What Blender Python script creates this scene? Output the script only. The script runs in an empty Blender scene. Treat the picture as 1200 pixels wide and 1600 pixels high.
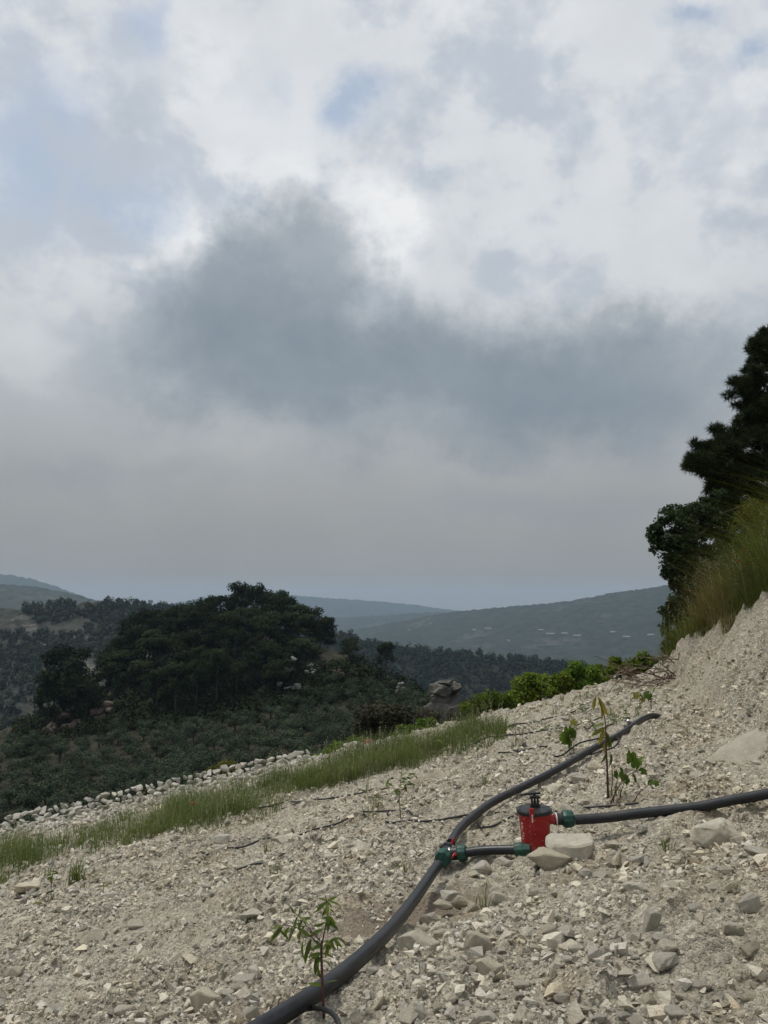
import bpy, bmesh, math, random
import numpy as np
from mathutils import Vector, Matrix, Euler

random.seed(7)
RNG = np.random.default_rng(11)
scene = bpy.context.scene
COL = scene.collection

# ------------------------------------------------------------------ camera
F = 1202.0                                   # focal length in photograph pixels (1200 x 1600)
PITCH = math.radians(7.1)
CAMZ = 1.6
cam_data = bpy.data.cameras.new('camera')
cam_data.sensor_fit = 'VERTICAL'
cam_data.sensor_height = 36.0
cam_data.lens = 36.0 * F / 1600.0
cam_data.clip_start = 0.05
cam_data.clip_end = 60000
cam = bpy.data.objects.new('camera', cam_data)
cam.location = (0, 0, CAMZ)
cam.rotation_euler = (math.pi / 2 + PITCH, 0, 0)
COL.objects.link(cam)
scene.camera = cam

# ------------------------------------------------------------------ exposure
vs = scene.view_settings
vs.view_transform = 'Standard'
vs.look = 'None'
vs.exposure = 0.18
vs.gamma = 1.0
vs.use_curve_mapping = False
cy = scene.cycles
cy.use_denoising = True
cy.max_bounces = 6
cy.diffuse_bounces = 3
cy.glossy_bounces = 2
cy.transmission_bounces = 4
cy.transparent_max_bounces = 6
cy.volume_bounces = 1
cy.use_adaptive_sampling = True
cy.adaptive_threshold = 0.02
cy.caustics_reflective = False
cy.caustics_refractive = False

# ------------------------------------------------------------------ pixel <-> world helpers
CP, SP = math.cos(PITCH), math.sin(PITCH)
def ray(px, py):
    u = (np.asarray(px, float) - 600.0) / F
    v = (800.0 - np.asarray(py, float)) / F
    return u, CP - v * SP, SP + v * CP
def at(px, py, Y):
    u, f, w = ray(px, py)
    k = Y / f
    return np.array([u * k, Y + 0 * k, CAMZ + w * k])
def proj(x, y, z):
    dz = z - CAMZ
    d = y * CP + dz * SP
    d = np.where(d < 0.05, 0.05, d)
    up = -y * SP + dz * CP
    return 600 + F * x / d, 800 - F * up / d

# ------------------------------------------------------------------ sky
SUN_EL, SUN_AZ = math.radians(68), math.radians(-70)      # azimuth measured from +Y towards +X
world = bpy.data.worlds.new('World')
scene.world = world
world.use_nodes = True
wn = world.node_tree
for n in list(wn.nodes): wn.nodes.remove(n)

class NT:
    def __init__(s, tree): s.t = tree
    def new(s, typ, **kw):
        n = s.t.nodes.new(typ)
        for k, v in kw.items(): setattr(n, k, v)
        return n
    def put(s, sock, v):
        if isinstance(v, bpy.types.NodeSocket): s.t.links.new(v, sock)
        else:
            try: sock.default_value = v
            except Exception:
                sock.default_value = (v, v, v)
    def m(s, op, a, b=None, c=None, clamp=False):
        n = s.new('ShaderNodeMath', operation=op); n.use_clamp = clamp
        s.put(n.inputs[0], a)
        if b is not None: s.put(n.inputs[1], b)
        if c is not None: s.put(n.inputs[2], c)
        return n.outputs[0]
    def vm(s, op, a, b=None):
        n = s.new('ShaderNodeVectorMath', operation=op)
        s.put(n.inputs[0], a)
        if b is not None:
            if op == 'SCALE': s.put(n.inputs[3], b)
            else: s.put(n.inputs[1], b)
        return n.outputs[0]
    def comb(s, x, y, z):
        n = s.new('ShaderNodeCombineXYZ')
        s.put(n.inputs[0], x); s.put(n.inputs[1], y); s.put(n.inputs[2], z)
        return n.outputs[0]
    def mix(s, f, a, b):
        n = s.new('ShaderNodeMix', data_type='RGBA')
        s.put(n.inputs[0], f)
        s.put(n.inputs[6], a if isinstance(a, bpy.types.NodeSocket) else tuple(a) + (1,) if len(a) == 3 else a)
        s.put(n.inputs[7], b if isinstance(b, bpy.types.NodeSocket) else tuple(b) + (1,) if len(b) == 3 else b)
        return n.outputs[2]
    def noise(s, vec, scale, detail=4, rough=0.55, dist=0.0, col=False):
        n = s.new('ShaderNodeTexNoise')
        if vec is not None: s.put(n.inputs['Vector'], vec)
        n.inputs['Scale'].default_value = scale; n.inputs['Detail'].default_value = detail
        n.inputs['Roughness'].default_value = rough; n.inputs['Distortion'].default_value = dist
        return n.outputs['Color'] if col else n.outputs['Fac']
    def ss(s, v, lo, hi, a=0.0, b=1.0):
        n = s.new('ShaderNodeMapRange', interpolation_type='SMOOTHSTEP')
        s.put(n.inputs[0], v)
        n.inputs[1].default_value = lo; n.inputs[2].default_value = hi
        n.inputs[3].default_value = a; n.inputs[4].default_value = b
        return n.outputs[0]
    def ramp(s, v, stops):
        n = s.new('ShaderNodeValToRGB')
        el = n.color_ramp.elements
        while len(el) < len(stops): el.new(0.5)
        for e, (p, c) in zip(el, stops):
            e.position = p
            e.color = (c, c, c, 1) if not hasattr(c, '__len__') else tuple(c) + (1,)
        s.put(n.inputs[0], v)
        return n.outputs[0]

W = NT(wn)
tc = W.new('ShaderNodeTexCoord')
D = tc.outputs['Generated']
sep = W.new('ShaderNodeSeparateXYZ'); W.put(sep.inputs[0], D)
dx, dy, dz = sep.outputs
dyc = W.m('MAXIMUM', dy, 0.04)
U = W.m('DIVIDE', dx, dyc); V = W.m('DIVIDE', dz, dyc)
# billows, a little flattened towards the horizon
PL = W.comb(dx, dy, W.m('MULTIPLY', dz, 1.35))
n_big = W.noise(PL, 2.2, 2, 0.5, 0.2)
n_mid = W.noise(PL, 5.2, 6, 0.55, 0.15)
n_fin = W.noise(PL, 13.0, 5, 0.58, 0.1)
n_wrp = W.noise(D, 5.5, 7, 0.66, 0.0, col=True)
wsep = W.new('ShaderNodeSeparateXYZ'); W.put(wsep.inputs[0], n_wrp)
Uw = W.m('ADD', U, W.m('MULTIPLY', W.m('SUBTRACT', wsep.outputs[0], 0.5), 0.27))
Vw = W.m('ADD', V, W.m('MULTIPLY', W.m('SUBTRACT', wsep.outputs[1], 0.5), 0.24))
def blob(px, py, rx, ry, rot=0.0, soft=(1.25, 0.35), warp=True, radius=False):
    """elliptical cloud patch standing in that direction of the sky"""
    u, f, w = ray(px, py); u0, v0 = float(u / f), float(w / f)
    a, b = rx / F / 0.95, ry / F / 0.92
    x = W.m('SUBTRACT', Uw if warp else U, u0); y = W.m('SUBTRACT', Vw if warp else V, v0)
    c, s_ = math.cos(rot), math.sin(rot)
    xr = W.m('ADD', W.m('MULTIPLY', x, c / a), W.m('MULTIPLY', y, s_ / a))
    yr = W.m('ADD', W.m('MULTIPLY', x, -s_ / b), W.m('MULTIPLY', y, c / b))
    r2 = W.m('SQRT', W.m('ADD', W.m('MULTIPLY', xr, xr), W.m('MULTIPLY', yr, yr)))
    if radius: return r2
    return W.ss(r2, soft[1], soft[0], 1.0, 0.0)
def vmax(L):
    o = L[0]
    for q in L[1:]: o = W.m('MAXIMUM', o, q)
    return o
def vscreen(L):
    o = W.m('SUBTRACT', 1.0, L[0])
    for q in L[1:]: o = W.m('MULTIPLY', o, W.m('SUBTRACT', 1.0, q))
    return W.m('SUBTRACT', 1.0, o)
r_main = blob(405, 455, 190, 165, 0.35, radius=True)
below = W.ss(V, 0.24, 0.42)                    # the base of the cloud dissolves, its crown is crisp
d_crisp = W.m('MULTIPLY', W.ss(r_main, 0.50, 1.10, 1.0, 0.0), W.ss(r_main, 0.2, 1.05, 0.92, 1.0)); d_soft = W.ss(r_main, 0.0, 1.45, 1.0, 0.0)
d_main = W.m('ADD', W.m('MULTIPLY', d_crisp, W.m('MULTIPLY', below, 0.85)), W.m('MULTIPLY', d_soft, W.m('SUBTRACT', 1.0, W.m('MULTIPLY', below, 0.85))))
rim = W.m('MULTIPLY', W.m('MULTIPLY', W.ss(r_main, 0.86, 1.10), W.ss(r_main, 1.10, 1.55, 1.0, 0.0)), W.m('MULTIPLY', W.ss(V, 0.34, 0.52), W.ss(n_mid, 0.42, 0.60)))
dark = vscreen([
    W.m('MULTIPLY', d_main, 0.80),
    W.m('MULTIPLY', blob(440, 560, 360, 120, 0.0, (1.3, 0.0)), 0.84),
    W.m('MULTIPLY', blob(840, 590, 440, 130, -0.05, (1.25, 0.1)), 0.92),
    W.m('MULTIPLY', blob(620, 610, 420, 85, 0.0, (1.3, 0.0)), 0.5),
    W.m('MULTIPLY', blob(1010, 545, 190, 80, 0.2, (1.3, 0.0)), 0.40),
    W.m('MULTIPLY', blob(640, 700, 250, 40, 0.0, (1.3, 0.0)), 0.40),
    W.m('MULTIPLY', blob(150, 750, 240, 30, -0.04, (1.4, 0.0)), 0.25),
    W.m('MULTIPLY', blob(830, 795, 260, 34, 0.0, (1.4, 0.0)), 0.25),
])
bright = vmax([
    W.m('MULTIPLY', blob(605, 350, 100, 60, 0.3, (1.2, 0.1)), 1.0),
    W.m('MULTIPLY', blob(250, 345, 60, 70, 0.4, (1.2, 0.1)), 0.8),
    W.m('MULTIPLY', blob(300, 130, 260, 110, -0.2, (1.3, 0.1)), 0.5),
    W.m('MULTIPLY', blob(1130, 200, 170, 140, 0.0, (1.3, 0.1)), 0.45),
    W.m('MULTIPLY', blob(730, 15, 220, 60, 0.0, (1.3, 0.1)), 0.5),
    W.m('MULTIPLY', blob(1040, 480, 130, 45, 0.0, (1.3, 0.1)), 0.35),
    W.m('MULTIPLY', blob(80, 560, 180, 80, 0.0, (1.3, 0.1)), 0.2),
])
gap = vmax([
    blob(580, 150, 70, 60, 0.5, (1.3, 0.1)),
    blob(1185, 95, 70, 45, 0.0, (1.3, 0.1)),
    blob(1090, 15, 80, 40, 0.0, (1.3, 0.1)),
    W.m('MULTIPLY', blob(60, 240, 110, 130, 0.2, (1.3, 0.1)), 0.85),
    W.m('MULTIPLY', blob(170, 320, 90, 90, 0.2, (1.3, 0.1)), 0.8),
    W.m('MULTIPLY', blob(190, 40, 60, 60, 0.0, (1.3, 0.1)), 0.8),
    W.m('MULTIPLY', blob(420, 120, 50, 70, 0.0, (1.3, 0.1)), 0.5),
    W.m('MULTIPLY', W.m('MULTIPLY', W.ss(n_big, 0.57, 0.70), W.ss(dz, 0.45, 0.8)), 0.6),
])
gap = W.m('MULTIPLY', gap, W.ss(n_fin, 0.30, 0.58))
high = W.ss(dz, 0.12, 0.50)
puff = W.ss(W.m('ADD', n_mid, W.m('MULTIPLY', W.m('SUBTRACT', n_fin, 0.5), 0.50)), 0.42, 0.58)
lowcol = W.ramp(W.m('MULTIPLY', W.m('ADD', dz, 0.1), 1 / 1.1), [(0.0, (0.245, 0.225, 0.20)), (0.10, (0.258, 0.245, 0.222)), (0.20, (0.335, 0.338, 0.334)), (0.28, (0.395, 0.405, 0.408)), (0.38, (0.46, 0.485, 0.505)), (1.0, (0.50, 0.53, 0.56))])
lowcol = W.vm('SCALE', lowcol, W.m('ADD', 0.90, W.m('MULTIPLY', n_mid, 0.2)))
hicol = W.mix(puff, (0.505, 0.555, 0.625), (0.665, 0.69, 0.72))
hicol = W.vm('SCALE', hicol, W.m('ADD', 0.80, W.m('ADD', W.m('MULTIPLY', n_fin, 0.22), W.m('MULTIPLY', n_big, 0.22))))
cloud = W.mix(high, lowcol, hicol)
brt = W.m('ADD', W.m('MULTIPLY', bright, 0.85), W.m('MULTIPLY', rim, 0.8), clamp=True)
cloud = W.mix(W.m('MULTIPLY', brt, W.ss(n_fin, 0.30, 0.60, 0.35, 1.0)), cloud, (0.86, 0.87, 0.88))
darkcol = W.vm('SCALE', W.comb(0.215, 0.262, 0.305), W.m('ADD', 0.72, W.m('ADD', W.m('MULTIPLY', n_mid, 0.36), W.m('MULTIPLY', n_fin, 0.2))))
cloud = W.mix(W.m('MULTIPLY', dark, 0.97), cloud, darkcol)
cloud10 = W.vm('SCALE', cloud, 10.0)
sky = W.new('ShaderNodeTexSky', sky_type='NISHITA')
sky.sun_disc = False
sky.sun_elevation = SUN_EL
sky.sun_rotation = SUN_AZ
sky.altitude = 300
sky.air_density = 1.0; sky.dust_density = 3.0; sky.ozone_density = 1.0
skyv = W.vm('ADD', W.vm('SCALE', sky.outputs[0], 0.55), W.comb(2.7, 3.25, 3.9))
total = W.mix(W.m('MULTIPLY', gap, 0.9), cloud10, skyv)
bg = W.new('ShaderNodeBackground'); W.put(bg.inputs[0], total); bg.inputs[1].default_value = 0.089
world.cycles.sampling_method = 'MANUAL'; world.cycles.sample_map_resolution = 512
wo = W.new('ShaderNodeOutputWorld'); wn.links.new(bg.outputs[0], wo.inputs[0])

# ------------------------------------------------------------------ sun behind thin cloud
sd = bpy.data.lights.new('sun', 'SUN')
sd.energy = 2.1
sd.angle = math.radians(10)
sd.color = (1.0, 0.955, 0.88)
sun = bpy.data.objects.new('sun', sd)
sv = Vector((math.sin(SUN_AZ) * math.cos(SUN_EL), math.cos(SUN_AZ) * math.cos(SUN_EL), math.sin(SUN_EL)))
sun.rotation_euler = (-sv).to_track_quat('-Z', 'Y').to_euler()
sun.location = (0, 0, 60)
COL.objects.link(sun)

# ------------------------------------------------------------------ numpy noise
def h2(ix, iy, seed=0):
    n = (ix.astype(np.int64) * 374761393 + iy.astype(np.int64) * 668265263 + seed * 1442695041) & 0xFFFFFFFF
    n = ((n ^ (n >> 13)) * 1274126177) & 0xFFFFFFFF
    n = ((n ^ (n >> 16)) * 2246822519) & 0xFFFFFFFF
    return ((n ^ (n >> 15)) & 0xFFFFFF) / float(0xFFFFFF)
def vn(x, y, seed=0):
    ix, iy = np.floor(x), np.floor(y)
    fx, fy = x - ix, y - iy
    fx = fx * fx * fx * (fx * (fx * 6 - 15) + 10); fy = fy * fy * fy * (fy * (fy * 6 - 15) + 10)
    a, b = h2(ix, iy, seed), h2(ix + 1, iy, seed)
    c, d = h2(ix, iy + 1, seed), h2(ix + 1, iy + 1, seed)
    return (a + (b - a) * fx) * (1 - fy) + (c + (d - c) * fx) * fy
def fbm(x, y, oct=4, seed=0, g=0.5):
    s = 0; a = 1.0; t = 0
    for i in range(oct):
        s = s + a * (vn(x, y, seed + i * 17) - 0.5) * 2; t += a; a *= g
        x, y = x * 1.93 + 5.1, y * 2.07 + 1.7
    return s / t
def sst(a, b, x):
    t = np.clip((x - a) / (b - a), 0, 1)
    return t * t * (3 - 2 * t)
def stones_layer(x, y, s, prob, hf, seed):
    """height of half-buried angular stones, one at most per cell of size s"""
    gx, gy = x / s, y / s
    ix, iy = np.floor(gx), np.floor(gy)
    out = np.zeros_like(x)
    for ox in (-1, 0, 1):
        for oy in (-1, 0, 1):
            cx, cy_ = ix + ox, iy + oy
            ex = h2(cx, cy_, seed) < prob
            px = gx - (cx + 0.15 + 0.7 * h2(cx, cy_, seed + 1)); py = gy - (cy_ + 0.15 + 0.7 * h2(cx, cy_, seed + 2))
            a0 = h2(cx, cy_, seed + 3) * 6.283
            r = 0.28 + 0.34 * h2(cx, cy_, seed + 4)
            d = np.zeros_like(x)
            for k in range(5):
                a = a0 + k * 1.2566 + (h2(cx, cy_, seed + 10 + k) - 0.5) * 0.8
                rr = 0.65 + 0.5 * h2(cx, cy_, seed + 20 + k)
                d = np.maximum(d, (px * np.cos(a) + py * np.sin(a)) / rr)
            d = d / r
            ta = h2(cx, cy_, seed + 5) * 6.283
            tilt = 0.55 * (px * np.cos(ta) + py * np.sin(ta)) / r
            prof = np.clip((1.0 - d) * 2.4, 0, 1)
            prof = np.minimum(prof, 0.75 + tilt + 0.0 * d)
            out = np.maximum(out, np.where(ex, np.clip(prof, 0, 1.3) * r * s * hf, 0))
    return out

# ------------------------------------------------------------------ terrain height
def Ye(x):                                    # outer edge of the terrace
    xc = np.clip(x, -14, 8)
    return 12.9 + 0.17 * xc + 0.014 * xc * xc
def bank(x, y):
    xt = 2.62 + 0.25 * (np.maximum(y, 3.0) - 5.2) + 0.55 * sst(6.4, 4.9, y) + 0.10 * fbm(y * 0.7, y * 0 + 3.3, 2, 5)
    t = x - xt
    wdt = np.clip(0.95 + (9.1 - y) * 0.18, 0.05, 1.9)
    tt = np.clip(t, 0, None)
    steep = np.minimum(tt, wdt)
    r = 1.10 * steep * sst(0.0, 0.25, tt) + 0.16 * np.clip(tt - wdt, 0, 8)
    return r, t, wdt
def terrace(x, y):
    z = 0.22 * np.clip(x, -14, 14) + 0.10 * np.clip(x - 14, 0, None) - 0.045 * y + 0.32 * sst(5.2, 2.6, y)
    return z + bank(x, y)[0]
_cp = []
for px, py, Y in [(60, 1120, 150), (130, 1098, 152), (250, 1022, 165), (350, 1000, 172), (450, 1000, 168), (520, 1018, 158),
                  (200, 1120, 138), (300, 1122, 134), (400, 1112, 134), (470, 1082, 140), (560, 1045, 150), (620, 1062, 150), (680, 1095, 150),
                  (0, 1200, 118), (100, 1205, 112), (300, 1200, 104), (500, 1152, 106), (0, 1292, 80), (150, 1272, 80), (300, 1232, 86),
                  (450, 1192, 92), (600, 1135, 112), (-150, 1230, 110), (-150, 1330, 80), (-100, 1180, 150), (0, 1160, 145),
                  (740, 1110, 120)]:
    _cp.append(tuple(at(px, py, Y)))
for x in (-40, -25, -14, -7, 0, 4):
    _cp.append((x, float(Ye(np.array(float(x)))) + 4.0, float(terrace(np.array(float(x)), np.array(float(Ye(np.array(float(x)))))) - (2.4 if x < 3 else 1.2))))
_cp += [(9, 19, 0.9), (15, 20, 3.0), (30, 20, 6.0), (-20, 40, -13), (0, 40, -8.5), (8, 40, -5.0), (16, 40, -1.0), (28, 40, 4.0), (50, 40, 9), (-60, 40, -19), (-100, 60, -26),
        (0, 65, -12.5), (-30, 62, -18), (20, 80, -11), (40, 80, -2), (70, 80, 6), (30, 150, -26), (60, 150, -18), (110, 150, -5),
        (-150, 150, -34), (-110, 190, -42), (-60, 205, -40), (-30, 215, -40), (0, 210, -42), (30, 215, -45), (110, 220, -35), (-110, 270, -70), (0, 270, -70), (110, 270, -65), (-160, 90, -30)]
_cp = np.array(_cp)
def _tps(r2): return np.where(r2 > 1e-9, 0.5 * r2 * np.log(r2 + 1e-12), 0)
_n = len(_cp); _S = 50.0
_X = _cp[:, :2] / _S
_K = _tps(((_X[:, None] - _X[None]) ** 2).sum(-1)) + 0.0006 * np.eye(_n)
_Pm = np.c_[np.ones(_n), _X]
_A = np.zeros((_n + 3, _n + 3)); _A[:_n, :_n] = _K; _A[:_n, _n:] = _Pm; _A[_n:, :_n] = _Pm.T
_c = np.linalg.solve(_A, np.r_[_cp[:, 2], 0, 0, 0])
def mid(x, y):
    xs, ys = np.asarray(x, float) / _S, np.asarray(y, float) / _S
    o = _c[_n] + _c[_n + 1] * xs + _c[_n + 2] * ys
    for i in range(_n):
        o = o + _c[i] * _tps((xs - _X[i, 0]) ** 2 + (ys - _X[i, 1]) ** 2)
    return o
def H(x, y):
    x = np.asarray(x, float); y = np.asarray(y, float)
    e = y - Ye(x)
    w = sst(0.0, 3.0, e)
    wr = sst(6.0, 10.0, x) * sst(26, 17, y)          # our own hillside runs on to the right
    z1 = np.array(terrace(x, y), float)
    sel = w > 0
    if not np.any(sel): return z1
    if z1.ndim == 0: return z1 * (1 - w) + (mid(x, y) * (1 - wr) + z1 * wr) * w
    xb, yb, z1b, wb, wrb = (np.broadcast_to(q, z1.shape)[sel] for q in (x, y, z1, w, wr))
    z1[sel] = z1b * (1 - wb) + (mid(xb, yb) * (1 - wrb) + z1b * wrb) * wb
    return z1
def dug(x, y):                                # soil dug and raked around the fittings
    return np.exp(-(((x - 0.22) / 0.55) ** 2 + ((y - 4.75) / 0.5) ** 2)) + 0.8 * np.exp(-(((x - 1.35) / 0.6) ** 2 + ((y - 4.7) / 0.28) ** 2))
def disp(x, y):
    _, t, wdt = bank(x, y)
    onb = sst(-0.1, 0.25, t)
    smooth = np.clip(dug(x, y), 0, 1)
    cl = 0.55 + 0.75 * vn(x * 1.3, y * 1.3, 77)
    d = 0.035 * fbm(x * 1.1, y * 1.1, 3, 3) + 0.016 * fbm(x * 4.3, y * 4.3, 3, 9) + 0.010 * fbm(x * 17, y * 17, 3, 19) + 0.006 * (vn(x * 70, y * 70, 23) - 0.5)
    st = stones_layer(x, y, 0.42, 0.30, 0.42, 100) * 0.8
    st = np.maximum(st, stones_layer(x, y, 0.20, 0.5, 0.5, 200))
    st = st + 0.8 * stones_layer(x, y, 0.085, 0.65, 0.55, 300) * cl
    st = st + 0.8 * stones_layer(x, y, 0.038, 0.75, 0.6, 400) * cl
    d = d + st * (1 - 0.75 * smooth) * (1 - 0.35 * onb) - 0.05 * smooth
    # cut bank: broken ledges and blocks stepping down the slope
    a = 0.75
    s1 = x * math.cos(a) + y * math.sin(a); s2 = -x * math.sin(a) + y * math.cos(a)
    q = 5.5 * (0.5 + 0.5 * fbm(s1 * 0.9 + 0.5 * fbm(x * 2.5, y * 2.5, 2, 8), s2 * 2.4, 3, 31))
    fr = q - np.floor(q)
    ledge = (np.floor(q) + sst(0.55, 1.0, fr)) * 0.085
    blocks = stones_layer(s1 * 0.75, s2 * 1.3, 0.26, 0.7, 0.55, 500) + stones_layer(s1, s2 * 1.3, 0.11, 0.7, 0.6, 520) + 0.7 * stones_layer(x, y, 0.05, 0.8, 0.6, 540)
    streak = 0.05 * (1 - np.abs(fbm(x * 1.4 + y * 0.5, y * 6.5 - x * 2.0, 4, 57))) + 0.02 * fbm(x * 3, y * 16 - x * 4, 3, 58)
    d = d + onb * (1.0 * ledge - 0.22 + streak + 0.85 * blocks + 0.03 * fbm(x * 9, y * 9, 3, 44))
    return d
def HF(x, y):
    x = np.asarray(x, float); y = np.asarray(y, float)
    return H(x, y) + disp(x, y) * sst(17, 14, y)
def G(px, py, off=0.0, full=False):
    """ground point seen at a photograph pixel"""
    px = np.atleast_1d(np.asarray(px, float)); py = np.atleast_1d(np.asarray(py, float))
    u, f, w = ray(px, py)
    ys = np.exp(np.linspace(math.log(1.3), math.log(260), 420))
    lo = np.full(px.shape, 1.3); hi = np.full(px.shape, 260.0); done = np.zeros(px.shape, bool)
    prev = np.full(px.shape, 1.3)
    fn = HF if full else H
    for Y in ys:
        z = CAMZ + w / f * Y
        under = (z < H(u / f * Y, np.full(px.shape, Y)) + off) & ~done
        lo[under] = prev[under]; hi[under] = Y; done |= under
        prev[:] = Y
        if done.all(): break
    for _ in range(9 if full else 16):
        m = (lo + hi) / 2
        below = CAMZ + w / f * m < fn(u / f * m, m) + off
        hi = np.where(below, m, hi); lo = np.where(below, lo, m)
    return np.stack([u / f * hi, hi, CAMZ + w / f * hi], -1)
def G1(px, py, off=0.0, full=False): return G([px], [py], off, full)[0]

# ------------------------------------------------------------------ mesh helpers
def mesh_np(name, verts, faces, mat=None, smooth=False, attr=None):
    verts = np.asarray(verts, np.float32).reshape(-1, 3)
    me = bpy.data.meshes.new(name)
    fl = faces if isinstance(faces, (list, tuple)) else [faces]
    fl = [np.asarray(f, np.int32) for f in fl if len(f)]
    nl = sum(f.size for f in fl); nf = sum(len(f) for f in fl)
    me.vertices.add(len(verts)); me.vertices.foreach_set('co', verts.ravel())
    me.loops.add(nl); me.polygons.add(nf)
    me.loops.foreach_set('vertex_index', np.concatenate([f.ravel() for f in fl]))
    tot = np.concatenate([np.full(len(f), f.shape[1], np.int32) for f in fl])
    start = np.r_[0, np.cumsum(tot)[:-1]].astype(np.int32)
    me.polygons.foreach_set('loop_start', start)
    try: me.polygons.foreach_set('loop_total', tot)
    except Exception: pass
    me.polygons.foreach_set('use_smooth', np.full(nf, smooth, bool))
    me.update(calc_edges=True); me.validate()
    if attr is not None:
        a = me.attributes.new('rnd', 'FLOAT', 'POINT'); a.data.foreach_set('value', np.asarray(attr, np.float32))
    if mat is not None: me.materials.append(mat)
    return me
def obj(name, me, parent=None, loc=None, rot=None, scale=None):
    o = bpy.data.objects.new(name, me)
    COL.objects.link(o)
    if parent is not None: o.parent = parent
    if loc is not None: o.location = loc
    if rot is not None: o.rotation_euler = rot
    if scale is not None: o.scale = scale if hasattr(scale, '__len__') else (scale,) * 3
    return o
def empty(name, loc=(0, 0, 0), rot=(0, 0, 0), scale=1.0):
    o = obj(name, None, None, loc, rot, scale); o.empty_display_size = 0.2
    return o
def tag(o, label=None, cat=None, group=None, kind=None):
    if label: o['label'] = label
    if cat: o['category'] = cat
    if group: o['group'] = group
    if kind: o['kind'] = kind
    return o
def grid_faces(nr, nc):
    i = np.arange((nr - 1) * (nc - 1)); r, c = i // (nc - 1), i % (nc - 1)
    a = r * nc + c
    return np.stack([a, a + 1, a + nc + 1, a + nc], -1)
class MB:
    """collects vertices and faces, builds ONE mesh"""
    def __init__(s): s.v = []; s.f = []; s.n = 0
    def add(s, v, f):
        v = np.asarray(v, float).reshape(-1, 3)
        s.v.append(v)
        for q in f: s.f.append([int(i) + s.n for i in q])
        s.n += len(v); return s
    def lathe(s, prof, o, axis=(0, 0, 1), seg=24, ribs=0, rib=0.0):
        ax = Vector(axis).normalized(); q = ax.to_track_quat('Z', 'Y').to_matrix()
        v = []
        for (r, h) in prof:
            for k in range(seg):
                rr = r + (rib if ribs and (k * ribs // seg) % 2 else 0.0) * (1 if r > 0.001 else 0)
                a = 2 * math.pi * k / seg
                v.append(Vector(o) + q @ Vector((rr * math.cos(a), rr * math.sin(a), h)))
        f = []
        for i in range(len(prof) - 1):
            for k in range(seg):
                f.append((i * seg + k, i * seg + (k + 1) % seg, (i + 1) * seg + (k + 1) % seg, (i + 1) * seg + k))
        f.append(tuple(range(seg))[::-1]); f.append(tuple((len(prof) - 1) * seg + k for k in range(seg)))
        return s.add([tuple(p) for p in v], f)
    def tube(s, pts, rad, seg=10, cap=True):
        pts = [Vector(p) for p in pts]; n = len(pts)
        rad = list(rad) if hasattr(rad, '__len__') else [rad] * n
        t0 = (pts[1] - pts[0]).normalized()
        nrm = t0.orthogonal().normalized(); v = []
        for i in range(n):
            t = (pts[min(i + 1, n - 1)] - pts[max(i - 1, 0)]).normalized()
            nrm = (nrm - t * nrm.dot(t)).normalized(); b = t.cross(nrm)
            for k in range(seg):
                a = 2 * math.pi * k / seg
                v.append(pts[i] + (nrm * math.cos(a) + b * math.sin(a)) * rad[i])
        f = [(i * seg + k, i * seg + (k + 1) % seg, (i + 1) * seg + (k + 1) % seg, (i + 1) * seg + k) for i in range(n - 1) for k in range(seg)]
        if cap: f += [tuple(range(seg))[::-1], tuple((n - 1) * seg + k for k in range(seg))]
        return s.add([tuple(p) for p in v], f)
    def box(s, c, sx, sy, sz, rot=None):
        v = [(x * sx / 2, y * sy / 2, z * sz / 2) for x in (-1, 1) for y in (-1, 1) for z in (-1, 1)]
        R = rot if rot is not None else Matrix.Identity(3)
        v = [tuple(Vector(c) + R @ Vector(p)) for p in v]
        return s.add(v, [(0, 1, 3, 2), (4, 6, 7, 5), (0, 4, 5, 1), (2, 3, 7, 6), (0, 2, 6, 4), (1, 5, 7, 3)])
    def mesh(s, name, mat, smooth=True, bevel=0.0):
        me = bpy.data.meshes.new(name)
        me.from_pydata([tuple(p) for p in np.concatenate(s.v)], [], s.f)
        if bevel:
            bm = bmesh.new(); bm.from_mesh(me)
            bmesh.ops.bevel(bm, geom=list(bm.edges), offset=bevel, segments=2, affect='EDGES', profile=0.6)
            bm.to_mesh(me); bm.free()
        for p in me.polygons: p.use_smooth = smooth
        if smooth:
            try: me.set_sharp_from_angle(angle=math.radians(38))
            except Exception: pass
        me.materials.append(mat)
        return me
def smooth_path(pts, step=0.05):
    """Catmull-Rom through the points"""
    P = [np.asarray(p, float) for p in pts]
    P = [2 * P[0] - P[1]] + P + [2 * P[-1] - P[-2]]
    out = []
    for i in range(1, len(P) - 2):
        n = max(2, int(np.linalg.norm(P[i + 1] - P[i]) / step))
        for k in range(n):
            t = k / n
            out.append(0.5 * ((2 * P[i]) + (-P[i - 1] + P[i + 1]) * t + (2 * P[i - 1] - 5 * P[i] + 4 * P[i + 1] - P[i + 2]) * t * t + (-P[i - 1] + 3 * P[i] - 3 * P[i + 1] + P[i + 2]) * t ** 3))
    out.append(P[-2])
    return out

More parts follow.
